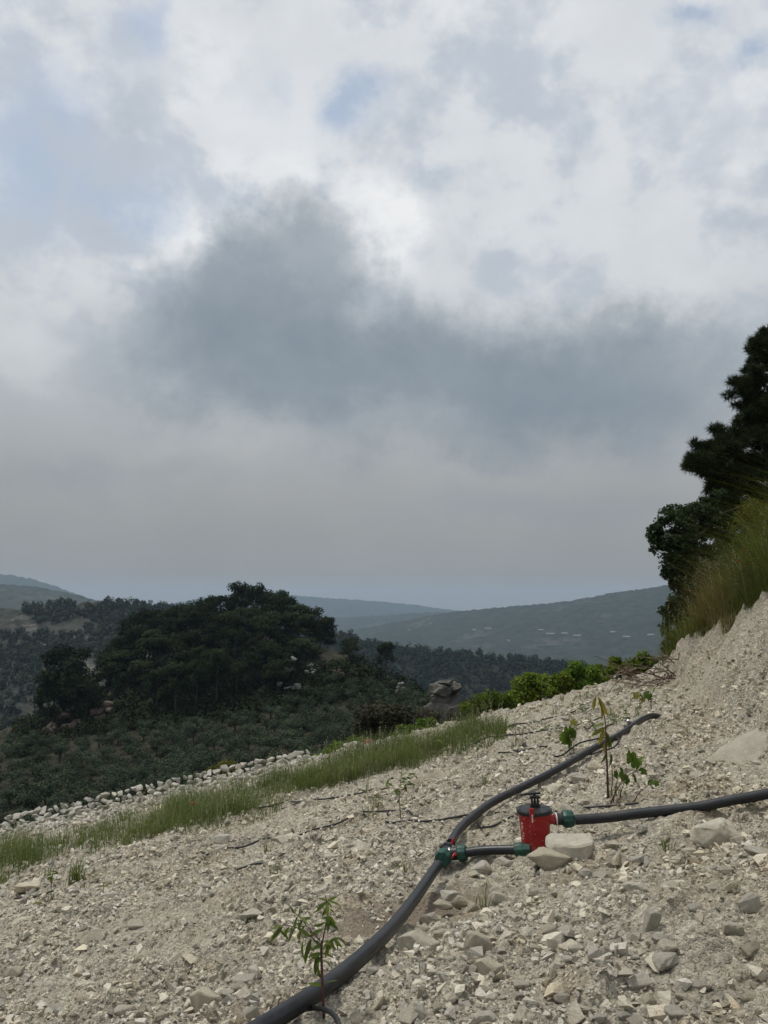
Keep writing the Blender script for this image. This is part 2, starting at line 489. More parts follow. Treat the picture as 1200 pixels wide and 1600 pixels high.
# ------------------------------------------------------------------ materials
def mat_new(name):
    m = bpy.data.materials.new(name); m.use_nodes = True
    nt = m.node_tree
    for n in list(nt.nodes): nt.nodes.remove(n)
    T = NT(nt)
    out = T.new('ShaderNodeOutputMaterial')
    p = T.new('ShaderNodeBsdfPrincipled')
    nt.links.new(p.outputs[0], out.inputs[0])
    return m, T, p, out
def coords(T, kind='Object'):
    return T.new('ShaderNodeTexCoord').outputs[kind]
def bump(T, p, h, strength, dist):
    b = T.new('ShaderNodeBump'); b.inputs['Strength'].default_value = strength; b.inputs['Distance'].default_value = dist
    T.put(b.inputs['Height'], h); T.put(p.inputs['Normal'], b.outputs[0])
def simple(name, col, rough=0.6, var=0.25, scale=12, metal=0.0, spec=0.4, bmp=0.0, bscale=60):
    m, T, p, o = mat_new(name)
    c = coords(T)
    n = T.noise(c, scale, 5, 0.6)
    a = tuple(x * (1 - var) for x in col); b = tuple(min(1, x * (1 + var)) for x in col)
    T.put(p.inputs['Base Color'], T.mix(T.ss(n, 0.3, 0.7), a, b))
    p.inputs['Roughness'].default_value = rough; p.inputs['Metallic'].default_value = metal
    p.inputs['Specular IOR Level'].default_value = spec
    if bmp: bump(T, p, T.noise(c, bscale, 5, 0.6), bmp, 0.01)
    return m
def limestone(name, base=(0.46, 0.415, 0.33), world=True, obj_rnd=False, brown=0.5, crumbs=False):
    m, T, p, o = mat_new(name)
    geo = T.new('ShaderNodeNewGeometry').outputs['Position'] if world else coords(T)
    n1 = T.noise(geo, 0.9, 5, 0.6); n2 = T.noise(geo, 7.0, 6, 0.65); n3 = T.noise(geo, 45.0, 5, 0.7)
    c = T.mix(T.ss(n2, 0.25, 0.75), tuple(x * 0.82 for x in base), tuple(x * 1.12 for x in base))
    brn = tuple(x * y for x, y in zip(base, (0.76, 0.70, 0.60)))
    c = T.mix(T.m('MULTIPLY', T.ss(n1, 0.5, 0.68), brown), c, brn)
    pink = tuple(x * y for x, y in zip(base, (0.88, 0.78, 0.67)))
    c = T.mix(T.m('MULTIPLY', T.ss(T.noise(geo, 2.6, 5, 0.6), 0.56, 0.68), brown * 1.1), c, pink)
    wht = tuple(min(0.8, x * y) for x, y in zip(base, (1.22, 1.22, 1.20)))
    c = T.mix(T.m('MULTIPLY', T.ss(T.noise(geo, 16.0, 5, 0.6), 0.55, 0.72), 0.6), c, wht)
    c = T.mix(T.m('MULTIPLY', T.ss(n3, 0.5, 0.8), 0.35), c, tuple(x * 0.6 for x in base))
    if obj_rnd:
        oi = T.new('ShaderNodeObjectInfo').outputs['Random']
        c = T.mix(1.0, c, c)
        hs = T.new('ShaderNodeHueSaturation'); T.put(hs.inputs['Color'], c)
        T.put(hs.inputs['Value'], T.ss(oi, 0, 1, 0.84, 1.14)); T.put(hs.inputs['Saturation'], T.ss(T.m('FRACT', T.m('MULTIPLY', oi, 7.3)), 0, 1, 0.85, 1.2))
        c = hs.outputs[0]
    T.put(p.inputs['Base Color'], c)
    p.inputs['Roughness'].default_value = 0.92; p.inputs['Specular IOR Level'].default_value = 0.15
    hgt = T.m('ADD', T.m('MULTIPLY', T.noise(geo, 60, 6, 0.7), 1.0), T.m('MULTIPLY', T.noise(geo, 190, 3, 0.6), 0.4))
    if crumbs:                                  # loose crumbs too fine to build one by one
        wob = T.vm('ADD', geo, T.vm('SCALE', T.noise(geo, 30, 3, 0.6, col=True), 0.02))
        for sc_, am, cam in ((48.0, 1.3, 0.30), (115.0, 0.7, 0.22)):
            vo = T.new('ShaderNodeTexVoronoi'); T.put(vo.inputs['Vector'], wob); vo.inputs['Scale'].default_value = sc_
            sv_ = T.new('ShaderNodeSeparateXYZ'); T.put(sv_.inputs[0], vo.outputs['Color'])
            up_ = T.m('MULTIPLY', T.m('SUBTRACT', 0.75, vo.outputs['Distance']), T.m('ADD', 0.35, sv_.outputs[0]))
            hgt = T.m('ADD', hgt, T.m('MULTIPLY', up_, am))
            hs_ = T.new('ShaderNodeHueSaturation'); T.put(hs_.inputs['Color'], p.inputs['Base Color'].links[0].from_socket)
            T.put(hs_.inputs['Value'], T.m('ADD', 1.0 - cam, T.m('MULTIPLY', sv_.outputs[1], 2 * cam)))
            T.put(p.inputs['Base Color'], hs_.outputs[0])
    bump(T, p, hgt, 1.0 if crumbs else 0.9, 0.018)
    return m, T, p
def attr_rock(name, base):
    """rubble with a shade of its own for each stone"""
    m, T, p = limestone(name, base)
    at_ = T.new('ShaderNodeAttribute'); at_.attribute_name = 'rnd'
    src = p.inputs['Base Color'].links[0].from_socket
    hs = T.new('ShaderNodeHueSaturation'); T.put(hs.inputs['Color'], src)
    T.put(hs.inputs['Value'], T.ss(at_.outputs['Fac'], 0, 1, 0.62, 1.25))
    T.put(hs.inputs['Saturation'], T.ss(T.m('FRACT', T.m('MULTIPLY', at_.outputs['Fac'], 9.7)), 0, 1, 0.75, 1.15))
    T.put(p.inputs['Base Color'], hs.outputs[0])
    return m
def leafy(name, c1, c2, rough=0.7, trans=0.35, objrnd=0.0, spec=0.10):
    """leaf: shade varies leaf to leaf ('rnd' attribute) and plant to plant, clump tops painted lighter as if lit; light passes through it"""
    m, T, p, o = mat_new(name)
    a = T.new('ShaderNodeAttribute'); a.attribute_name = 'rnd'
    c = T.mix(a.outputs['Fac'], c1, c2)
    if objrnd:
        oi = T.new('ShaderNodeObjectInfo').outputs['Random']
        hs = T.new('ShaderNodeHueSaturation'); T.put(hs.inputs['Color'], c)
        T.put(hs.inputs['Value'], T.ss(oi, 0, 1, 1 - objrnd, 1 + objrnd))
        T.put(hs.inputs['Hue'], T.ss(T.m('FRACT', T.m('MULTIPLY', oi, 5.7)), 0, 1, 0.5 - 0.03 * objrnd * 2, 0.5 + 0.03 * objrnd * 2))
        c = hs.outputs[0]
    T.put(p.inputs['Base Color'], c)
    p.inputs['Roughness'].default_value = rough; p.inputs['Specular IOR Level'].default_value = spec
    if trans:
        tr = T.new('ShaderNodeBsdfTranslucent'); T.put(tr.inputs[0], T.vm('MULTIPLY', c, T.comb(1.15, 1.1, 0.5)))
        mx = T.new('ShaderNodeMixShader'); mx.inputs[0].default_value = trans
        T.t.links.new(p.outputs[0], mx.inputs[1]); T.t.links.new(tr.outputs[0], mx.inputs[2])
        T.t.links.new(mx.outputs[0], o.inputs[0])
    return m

M = {}
def build_ground_mat():
    m, T, p = limestone('limestone_rubble_ground', (0.50, 0.455, 0.36), crumbs=True)
    pos = T.new('ShaderNodeNewGeometry').outputs['Position']
    src = p.inputs['Base Color'].links[0].from_socket
    def spot(x, y, rx, ry, wob):
        s = T.new('ShaderNodeSeparateXYZ'); T.put(s.inputs[0], pos)
        a = T.m('DIVIDE', T.m('SUBTRACT', s.outputs[0], x), rx); b = T.m('DIVIDE', T.m('SUBTRACT', s.outputs[1], y), ry)
        r = T.m('SQRT', T.m('ADD', T.m('MULTIPLY', a, a), T.m('MULTIPLY', b, b)))
        return T.ss(T.m('ADD', r, T.m('MULTIPLY', T.m('SUBTRACT', T.noise(pos, 5, 5, 0.65), 0.5), wob)), 0.45, 1.1, 1, 0)
    # freshly dug earth, browner than the rock, round the tee and the sapling
    c = T.mix(T.m('MULTIPLY', spot(0.10, 4.75, 0.75, 0.5, 1.6), 0.8), src, (0.235, 0.185, 0.135))
    c = T.mix(T.m('MULTIPLY', spot(1.35, 4.72, 0.75, 0.3, 1.4), 0.5), c, (0.33, 0.275, 0.205))
    c = T.mix(T.m('MULTIPLY', spot(-0.5, 3.35, 0.45, 0.3, 1.4), 0.55), c, (0.27, 0.21, 0.15))
    T.put(p.inputs['Base Color'], c)
    return m
M['ground'] = build_ground_mat()
M['stone'] = limestone('limestone_loose_stone', (0.68, 0.625, 0.50), world=False, obj_rnd=True, brown=0.25)[0]
M['rubble'] = attr_rock('limestone_rubble', (0.62, 0.565, 0.45))
M['wallstone'] = limestone('pale_wall_stone', (0.58, 0.55, 0.475), world=False, obj_rnd=True, brown=0.15)[0]
M['slab'] = limestone('smooth_pale_rock', (0.43, 0.395, 0.32), world=True, brown=0.3)[0]
M['crag'] = limestone('grey_weathered_crag', (0.13, 0.123, 0.112), world=False, obj_rnd=False, brown=0.6)[0]
M['pipe'] = None
def build_pipe_mat():
    m, T, p, o = mat_new('black_polyethylene')
    pos = T.new('ShaderNodeNewGeometry')
    n = T.noise(pos.outputs['Position'], 14, 6, 0.65); n2 = T.noise(pos.outputs['Position'], 90, 4, 0.6)
    s = T.new('ShaderNodeSeparateXYZ'); T.put(s.inputs[0], pos.outputs['Normal'])
    up = T.ss(s.outputs[2], -0.1, 0.95)                       # dust settles on the upper side
    dust = T.m('MULTIPLY', T.m('ADD', T.ss(n, 0.35, 0.7), T.m('MULTIPLY', T.ss(n2, 0.55, 0.75), 0.6)), T.m('MULTIPLY', up, 0.11), clamp=True)
    T.put(p.inputs['Base Color'], T.mix(dust, (0.013, 0.0145, 0.018), (0.17, 0.16, 0.14)))
    T.put(p.inputs['Roughness'], T.ss(dust, 0, 0.4, 0.38, 0.8))
    p.inputs['Specular IOR Level'].default_value = 0.4
    bump(T, p, n2, 0.15, 0.004)
    return m
M['pipe'] = build_pipe_mat()
M['hose'] = simple('black_drip_hose', (0.014, 0.014, 0.015), 0.45, 0.3, 20)
M['green_nut'] = simple('dark_green_plastic', (0.012, 0.058, 0.042), 0.42, 0.35, 25, bmp=0.1)
M['blackpl'] = simple('black_plastic', (0.016, 0.017, 0.018), 0.45, 0.4, 25, bmp=0.1)
M['metal'] = simple('galvanised_metal', (0.55, 0.56, 0.58), 0.38, 0.15, 30, metal=0.85)
M['redpl'] = simple('red_handle_plastic', (0.42, 0.02, 0.02), 0.4, 0.2, 20)
M['whitepl'] = simple('white_plastic_ring', (0.62, 0.62, 0.60), 0.4, 0.1, 20)
def build_red_paint():
    m, T, p, o = mat_new('scuffed_red_paint')
    c = coords(T)
    n = T.noise(c, 9, 5, 0.6); n2 = T.noise(c, 55, 6, 0.7); n3 = T.noise(c, 22, 4, 0.6, 1.5)
    col = T.mix(T.ss(n, 0.3, 0.7), (0.29, 0.012, 0.013), (0.37, 0.020, 0.019))
    s = T.new('ShaderNodeSeparateXYZ'); T.put(s.inputs[0], c)
    scuff = T.m('MULTIPLY', T.ss(n2, 0.56, 0.66), T.ss(n3, 0.46, 0.60))
    col = T.mix(T.m('MULTIPLY', scuff, 0.7), col, (0.50, 0.42, 0.36))
    dust = T.m('MULTIPLY', T.ss(s.outputs[2], 0.10, 0.0), T.ss(n2, 0.35, 0.65))
    col = T.mix(T.m('MULTIPLY', dust, 0.35), col, (0.42, 0.36, 0.28))
    T.put(p.inputs['Base Color'], col)
    p.inputs['Roughness'].default_value = 0.42; p.inputs['Specular IOR Level'].default_value = 0.4
    bump(T, p, n2, 0.08, 0.003)
    return m
M['red'] = build_red_paint()
M['bark'] = simple('dark_bark', (0.055, 0.042, 0.032), 0.9, 0.4, 8, bmp=0.6, bscale=25)
M['redstem'] = simple('red_brown_stem', (0.085, 0.035, 0.028), 0.6, 0.3, 30, bmp=0.2)
M['twig'] = simple('pale_dry_twig', (0.20, 0.15, 0.115), 0.8, 0.3, 20)
M['redtwig'] = simple('reddish_dry_leaf', (0.10, 0.050, 0.042), 0.8, 0.3, 20)
M['olive'] = leafy('olive_leaf', (0.016, 0.024, 0.014), (0.064, 0.084, 0.052), objrnd=0.3, trans=0.1, spec=0.03)
M['pine_far'] = leafy('pine_needles_knoll', (0.006, 0.010, 0.005), (0.034, 0.048, 0.020), objrnd=0.4, trans=0.05, spec=0.02)
M['pine_near'] = leafy('pine_needles', (0.014, 0.021, 0.010), (0.048, 0.062, 0.028), trans=0.15, spec=0.05)
M['oak'] = leafy('oak_leaf', (0.014, 0.024, 0.011), (0.048, 0.072, 0.030), trans=0.2, spec=0.08)
M['vine'] = leafy('bright_green_leaf', (0.035, 0.066, 0.012), (0.155, 0.225, 0.036), objrnd=0.25, trans=0.4)
M['shrub'] = leafy('dark_shrub_leaf', (0.030, 0.032, 0.020), (0.085, 0.080, 0.052), objrnd=0.2, trans=0.15)
M['yshrub'] = leafy('yellow_green_leaf', (0.06, 0.065, 0.014), (0.15, 0.15, 0.035), trans=0.3)
M['grass'] = leafy('field_grass', (0.060, 0.102, 0.030), (0.19, 0.215, 0.090), trans=0.35)
M['bankgrass'] = leafy('tall_bank_grass', (0.055, 0.082, 0.020), (0.17, 0.185, 0.060), trans=0.3)
M['drygrass'] = leafy('dry_grass', (0.20, 0.155, 0.070), (0.31, 0.245, 0.13), trans=0.3)
M['seed'] = leafy('pale_seed_heads', (0.30, 0.27, 0.21), (0.42, 0.39, 0.32), trans=0.3)
M['peach'] = leafy('narrow_green_leaf', (0.055, 0.092, 0.020), (0.145, 0.19, 0.045), trans=0.35)
M['lobed'] = leafy('lobed_green_leaf', (0.045, 0.085, 0.016), (0.125, 0.19, 0.035), trans=0.4)
M['yleaf'] = leafy('yellowing_leaf', (0.16, 0.17, 0.035), (0.26, 0.23, 0.06), trans=0.4)
M['poppy'] = simple('poppy_red', (0.5, 0.035, 0.02), 0.5, 0.2, 30)
M['redobj'] = simple('dull_red_plastic', (0.20, 0.025, 0.028), 0.55, 0.3, 12)
def hill_mat(name, c1, c2, patch=None, scale=0.02, pamt=0.6, fine=0.12):
    m, T, p, o = mat_new(name)
    pos = T.new('ShaderNodeNewGeometry').outputs['Position']
    n = T.noise(pos, scale, 7, 0.65); n2 = T.noise(pos, fine, 6, 0.7)
    c = T.mix(T.ss(n2, 0.3, 0.7), c1, c2)
    if patch:
        c = T.mix(T.m('MULTIPLY', T.m('MULTIPLY', T.ss(n, 0.54, 0.66), T.ss(n2, 0.35, 0.6)), pamt), c, patch)
    T.put(p.inputs['Base Color'], c); p.inputs['Roughness'].default_value = 0.95; p.inputs['Specular IOR Level'].default_value = 0.05
    bump(T, p, n2, 0.6, 3.0)
    return m

# ------------------------------------------------------------------ near hillside: terrace + cut bank (one fine sheet)
nr, nc = 720, 600
rr = np.exp(np.linspace(math.log(1.15), math.log(19.5), nr))
th = np.linspace(-0.80, 0.80, nc)
TH, RR = np.meshgrid(th, rr)
gx = RR * np.sin(TH); gy = RR * np.cos(TH)
gz = HF(gx, gy)
hs = obj('hillside', mesh_np('hillside', np.stack([gx, gy, gz], -1), grid_faces(nr, nc), M['ground'], smooth=False))
tag(hs, 'bare pale limestone terrace and cut bank covered in rubble', 'ground', kind='structure')

# ------------------------------------------------------------------ valley side beyond the terrace: grove slope and knoll
M['slope'] = hill_mat('grove_floor', (0.030, 0.031, 0.021), (0.075, 0.070, 0.050), None, 0.05, 0.5, 0.6)
xs = np.arange(-190, 170, 1.5); ys = np.r_[np.arange(8, 30, 1.0), np.arange(30, 290, 1.6)]
MX, MY = np.meshgrid(xs, ys)
MZ = H(MX, MY)
rad = np.hypot(MX, MY); ang = np.abs(np.arctan2(MX, MY))
inside = (rad < 20.5) & (ang < 0.84)
MZ = MZ - np.where(inside, 0.6, 0.0) + 0.25 * fbm(MX * 0.2, MY * 0.2, 3, 61) * sst(18, 30, MY)
MZ = np.maximum(MZ, -139)
vs_ = obj('valley_side', mesh_np('valley_side', np.stack([MX, MY, MZ], -1), grid_faces(len(ys), len(xs)), M['slope'], smooth=True))
tag(vs_, 'olive planted valley side with a rocky knoll', 'ground', kind='structure')

# ------------------------------------------------------------------ plain and far hills
M['plain'] = hill_mat('valley_floor', (0.024, 0.030, 0.021), (0.055, 0.058, 0.040), (0.13, 0.12, 0.10), 0.004, 0.5, 0.02)
pm = MB(); pm.add([(-8500, -3000, -140), (8500, -3000, -140), (8500, 8500, -140), (-8500, 8500, -140)], [(0, 1, 2, 3)])
tag(obj('plain', pm.mesh('plain', M['plain'], False)), 'flat valley floor far below', 'ground', kind='structure')

def hill(name, crest, depth_front, depth_back, foot, mat, label, n_r=70, step=None, rough=1.0, power=1.25, seed=1, bumps=0.0):
    """ridge whose skyline runs through the given (pixel x, pixel y, distance) points"""
    C = np.array([at(a, b, c) for a, b, c in crest])
    order = np.argsort(C[:, 0]); C = C[order]
    L = C[-1, 0] - C[0, 0]
    ncol = int(L / (step or L / 260)) + 1
    X = np.linspace(C[0, 0], C[-1, 0], ncol)
    # smooth the polyline a little
    Yc = np.interp(X, C[:, 0], C[:, 1]); Zc = np.interp(X, C[:, 0], C[:, 2])
    k = max(3, ncol // 22) | 1
    ker = np.hanning(k + 2)[1:-1]; ker /= ker.sum()
    Zc = np.convolve(np.pad(Zc, k // 2, mode='edge'), ker, 'valid'); Yc = np.convolve(np.pad(Yc, k // 2, mode='edge'), ker, 'valid')
    s = np.concatenate([-np.linspace(1, 0, n_r) ** 1.3, np.linspace(0, 1, 18)[1:]])
    SS, XX = np.meshgrid(s, X, indexing='ij')
    YC = np.broadcast_to(Yc, SS.shape); ZC = np.broadcast_to(Zc, SS.shape)
    yy = YC + np.where(SS < 0, SS * depth_front, SS * depth_back)
    fall = np.abs(SS) ** power
    zz = ZC + (foot - ZC) * fall
    hgt = (ZC - foot)
    body = np.sin(np.pi * np.clip(np.abs(SS), 0, 1)) 
    xx = XX * (yy / YC) ** 0.35
    zz = zz + rough * hgt * 0.16 * body * fbm(XX / (0.16 * depth_front), yy / (0.4 * depth_front), 5, seed)
    zz = zz + bumps * (vn(xx / (bumps * 2.2), yy / (bumps * 2.2), seed + 3) + 0.6 * vn(xx / bumps, yy / bumps, seed + 4) - 0.8)
    o = obj(name, mesh_np(name, np.stack([xx, yy, zz], -1), grid_faces(len(s), ncol), mat, smooth=True))
    tag(o, label, 'hill', kind='structure')
    return dict(X=xx, Y=yy, Z=zz, S=SS)
far1 = hill_mat('far_forest_a', (0.022, 0.028, 0.020), (0.052, 0.057, 0.040), (0.14, 0.13, 0.11), 0.006, 0.35, 0.03)
far2 = hill_mat('far_forest_b', (0.018, 0.024, 0.018), (0.046, 0.053, 0.038), (0.15, 0.14, 0.12), 0.005, 0.35, 0.035)
midm = hill_mat('mid_forest_floor', (0.016, 0.019, 0.014), (0.036, 0.039, 0.028), None, 0.01, 0.5, 0.1)
leftm = hill_mat('left_hill_scrub', (0.030, 0.032, 0.026), (0.066, 0.066, 0.054), (0.34, 0.325, 0.30), 0.022, 0.55, 0.09)
HR = hill('hill_right_far', [(380, 1010, 3200), (520, 992, 3100), (620, 972, 3000), (700, 957, 2900), (780, 949, 2800), (870, 942, 2700), (920, 934, 2650), (960, 926, 2600), (1045, 915, 2500), (1180, 905, 2450), (1400, 900, 2400), (1700, 920, 2400)],
     1000, 900, -140, far2, 'long hazy forested ridge across the valley on the right', bumps=6, seed=5, step=6)
hill('hill_centre_spur', [(330, 975, 4300), (440, 966, 4300), (520, 966, 4200), (600, 962, 4100), (680, 957, 4000), (760, 962, 3900), (860, 1000, 3800)],
     900, 900, -140, far1, 'low pale spur beyond the far valley', bumps=9, seed=8, step=9)
hill('hill_farthest', [(150, 962, 6200), (260, 945, 6200), (330, 933, 6200), (430, 928, 6200), (500, 934, 6200), (580, 939, 6200), (650, 946, 6200), (700, 953, 6200), (800, 960, 6200), (1000, 962, 6200)],
     1200, 900, -140, far1, 'palest most distant ridge behind the pine knoll', bumps=12, seed=11, step=14)
hill('hill_left_farthest', [(-500, 890, 4600), (-200, 893, 4600), (-60, 895, 4600), (0, 897, 4600), (40, 902, 4600), (90, 917, 4600), (150, 940, 4600), (260, 960, 4600), (420, 975, 4600)],
     1300, 900, -140, far1, 'palest ridge at the left edge of the view', bumps=10, seed=14, step=10)
hill('hill_left_far', [(-500, 905, 2300), (-200, 910, 2300), (0, 913, 2300), (60, 918, 2300), (100, 925, 2300), (145, 937, 2300), (220, 955, 2300), (330, 985, 2300), (420, 1010, 2300)],
     900, 700, -140, far1, 'grey blue ridge second from the back on the left', bumps=7, seed=17, step=6)
HL = hill('hill_left_near', [(-420, 965, 560), (-150, 958, 570), (0, 953, 580), (80, 945, 590), (165, 939, 600), (230, 944, 610), (300, 955, 620), (380, 985, 630), (460, 1030, 640), (560, 1090, 640)],
     330, 300, -110, leftm, 'scrubby hill with pale rock patches left of the pine knoll', bumps=2.5, seed=21, step=2.2, n_r=110, power=1.05)
HM = hill('hill_middle', [(330, 985, 780), (450, 978, 770), (520, 988, 760), (560, 1000, 755), (600, 1013, 750), (680, 1019, 740), (750, 1027, 730), (830, 1035, 720), (930, 1047, 710), (1050, 1068, 700), (1200, 1090, 690), (1400, 1120, 690)],
     330, 300, -138, midm, 'dark forested ridge in the middle distance', bumps=2.5, seed=25, step=2.2, n_r=110, power=1.1)

# ------------------------------------------------------------------ forest on the nearer ridges (too far to tell tree from tree)
def tri_cloud(centers, radii, per, size, rng, flat=0.8, ctr=None):
    """small random leaf-clump triangles filling soft ellipsoids"""
    n = len(centers) * per
    d = rng.normal(size=(n, 3)); d /= np.linalg.norm(d, axis=1)[:, None]
    r = rng.random(n) ** 0.4
    c = np.repeat(np.asarray(centers), per, 0); R = np.repeat(np.asarray(radii), per, 0)
    if R.ndim == 1: R = np.stack([R, R, R * flat], -1)
    p = c + d * r[:, None] * R
    if ctr is not None:
        dt = p - np.asarray(ctr); dt /= np.linalg.norm(dt, axis=1)[:, None] + 1e-9
    else: dt = d
    nr0 = d * 0.5 + dt * 0.7 + np.array([0, 0, 0.40]) + rng.normal(size=(n, 3)) * 0.42
    nr0 /= np.linalg.norm(nr0, axis=1)[:, None]
    a = np.cross(nr0, rng.normal(size=(n, 3))); a /= np.linalg.norm(a, axis=1)[:, None]
    b = np.cross(nr0, a)
    sz = (size * (0.6 + 0.8 * rng.random(n)))[:, None]
    v = np.stack([p + a * sz, p - a * sz * 0.5 + b * sz * 0.8, p - a * sz * 0.5 - b * sz * 0.8], 1)
    f = np.arange(n * 3).reshape(-1, 3)
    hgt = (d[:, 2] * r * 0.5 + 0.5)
    rnd = np.clip(rng.random(n) * 0.8 + 0.2 * hgt, 0, 1)  # clump tops tinted lighter: light from above painted into the leaf colour
    return v.reshape(-1, 3), f, np.repeat(rnd, 3)
def forest(name, Hd, n, seed, hgt, mat, label, thresh=0.0, smin=-0.95):
    rng = np.random.default_rng(seed)
    nr_, nc_ = Hd['X'].shape
    fx = rng.random(n * 4) * (nc_ - 2); srow = rng.random(n * 4)
    rows = np.where(Hd['S'][:, 0] > smin)[0]
    fy = rows[0] + srow ** 0.8 * (len(rows) - 20 - 1)
    i, j = fy.astype(int), fx.astype(int)
    P = np.stack([Hd['X'][i, j], Hd['Y'][i, j], Hd['Z'][i, j]], -1)
    P[:, :2] += rng.normal(size=(len(P), 2)) * 1.5
    keep = fbm(P[:, 0] * 0.012, P[:, 1] * 0.012, 4, seed) > thresh
    P = P[keep][:n]
    px, py = proj(P[:, 0], P[:, 1], P[:, 2])
    P = P[(px > -250) & (px < 1450)]
    h = hgt * (0.6 + 0.7 * rng.random(len(P)))
    c = P + np.c_[np.zeros(len(P)), np.zeros(len(P)), h * 0.55]
    R = np.stack([h * 0.42, h * 0.42, h * 0.5], -1)
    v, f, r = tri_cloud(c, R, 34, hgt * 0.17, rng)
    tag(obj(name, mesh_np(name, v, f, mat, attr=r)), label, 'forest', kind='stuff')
M['forest'] = leafy('ridge_forest', (0.014, 0.020, 0.013), (0.034, 0.044, 0.026), trans=0.05, spec=0.0)
M['scrub'] = leafy('ridge_scrub', (0.024, 0.032, 0.022), (0.052, 0.062, 0.044), trans=0.05, spec=0.0)
forest('forest_middle_ridge', HM, 5200, 31, 7.0, M['forest'], 'dense dark forest covering the middle ridge', -0.9)
forest('forest_left_hill', HL, 4600, 33, 5.5, M['scrub'], 'forest and scrub covering the hill left of the knoll', -0.14)
print('terrain done')
#@@PART2
# ------------------------------------------------------------------ air between here and the far ridges
hm = MB(); hm.box((0, 2800, 35), 17400, 11700, 355)
hme = bpy.data.meshes.new('haze'); hme.from_pydata([tuple(p) for p in np.concatenate(hm.v)], [], hm.f)
hmat = bpy.data.materials.new('haze_air'); hmat.use_nodes = True
for n in list(hmat.node_tree.nodes): hmat.node_tree.nodes.remove(n)
T = NT(hmat.node_tree)
pv = T.new('ShaderNodeVolumePrincipled'); pv.inputs['Color'].default_value = (0.60, 0.785, 1.0, 1)
pv.inputs['Density'].default_value = 0.000105; pv.inputs['Anisotropy'].default_value = 0.2
ho = T.new('ShaderNodeOutputMaterial'); hmat.node_tree.links.new(pv.outputs[0], ho.inputs['Volume'])
hme.materials.append(hmat)
tag(obj('haze', hme), 'thin pale haze filling the valley air', 'haze', kind='stuff')

# ------------------------------------------------------------------ stones
def rock_bm(seed, npts=12, dims=(1, 0.8, 0.6), detail=False, rough=0):
    r = np.random.default_rng(seed)
    p = r.normal(size=(npts, 3)); p /= np.linalg.norm(p, axis=1)[:, None]
    p = np.sign(p) * np.abs(p) ** 0.75
    p *= (0.75 + 0.35 * r.random((npts, 1))) * np.array(dims) * 0.5
    bm = bmesh.new()
    for q in p: bm.verts.new(q)
    bmesh.ops.convex_hull(bm, input=list(bm.verts))
    for v in [v for v in bm.verts if not v.link_faces]: bm.verts.remove(v)
    if detail:
        bmesh.ops.dissolve_limit(bm, angle_limit=0.35, verts=list(bm.verts), edges=list(bm.edges))
        bmesh.ops.bevel(bm, geom=list(bm.edges), offset=0.035, segments=1, affect='EDGES', profile=0.5, clamp_overlap=True)
        bmesh.ops.triangulate(bm, faces=list(bm.faces))
        bmesh.ops.subdivide_edges(bm, edges=list(bm.edges), cuts=1, use_grid_fill=True)
        bmesh.ops.triangulate(bm, faces=list(bm.faces))
        V0 = np.array([v.co[:] for v in bm.verts])
        na = 0.05 * fbm(V0[:, 0] * 4 + seed, V0[:, 1] * 4 + V0[:, 2] * 3.1, 3, seed) + 0.025 * fbm(V0[:, 0] * 9 + seed, V0[:, 1] * 9 + V0[:, 2] * 7.1, 2, seed + 5)
        for v, w in zip(bm.verts, na): v.co = v.co + v.co.normalized() * float(w)
        for lev in range(rough):
            bmesh.ops.subdivide_edges(bm, edges=list(bm.edges), cuts=1, use_grid_fill=True)
            bmesh.ops.triangulate(bm, faces=list(bm.faces))
        if rough:
            V0 = np.array([v.co[:] for v in bm.verts])
            a = fbm(V0[:, 0] * 5 + seed, V0[:, 1] * 5 + V0[:, 2] * 2.0, 4, seed) * 0.10 + 0.09 * np.abs(fbm(V0[:, 0] * 2 + V0[:, 1] * 2, V0[:, 2] * 9 + seed, 3, seed + 3))
            for v, w in zip(bm.verts, a): v.co = v.co * (1 + 1.6 * w)
    else:
        bmesh.ops.triangulate(bm, faces=list(bm.faces))
    bm.normal_update()
    return bm
def bm_np(bm):
    bm.verts.ensure_lookup_table(); bm.verts.index_update()
    return np.array([v.co[:] for v in bm.verts]), np.array([[v.index for v in f.verts] for f in bm.faces])
SMALL = [bm_np(rock_bm(1000 + i, random.choice((8, 9, 10, 12)), (1, random.uniform(0.6, 0.95), random.uniform(0.45, 0.75)))) for i in range(40)]
def rots(n, rng, tilt=0.5):
    a = rng.random(n) * 6.2832; bx = rng.normal(size=n) * tilt; by = rng.normal(size=n) * tilt
    ca, sa, cb, sb, cc, sc_ = np.cos(a), np.sin(a), np.cos(bx), np.sin(bx), np.cos(by), np.sin(by)
    R = np.zeros((n, 3, 3))
    Rz = np.stack([np.stack([ca, -sa, 0 * a], -1), np.stack([sa, ca, 0 * a], -1), np.stack([0 * a, 0 * a, 1 + 0 * a], -1)], 1)
    Rx = np.stack([np.stack([1 + 0 * a, 0 * a, 0 * a], -1), np.stack([0 * a, cb, -sb], -1), np.stack([0 * a, sb, cb], -1)], 1)
    Ry = np.stack([np.stack([cc, 0 * a, sc_], -1), np.stack([0 * a, 1 + 0 * a, 0 * a], -1), np.stack([-sc_, 0 * a, cc], -1)], 1)
    return Rz @ Rx @ Ry
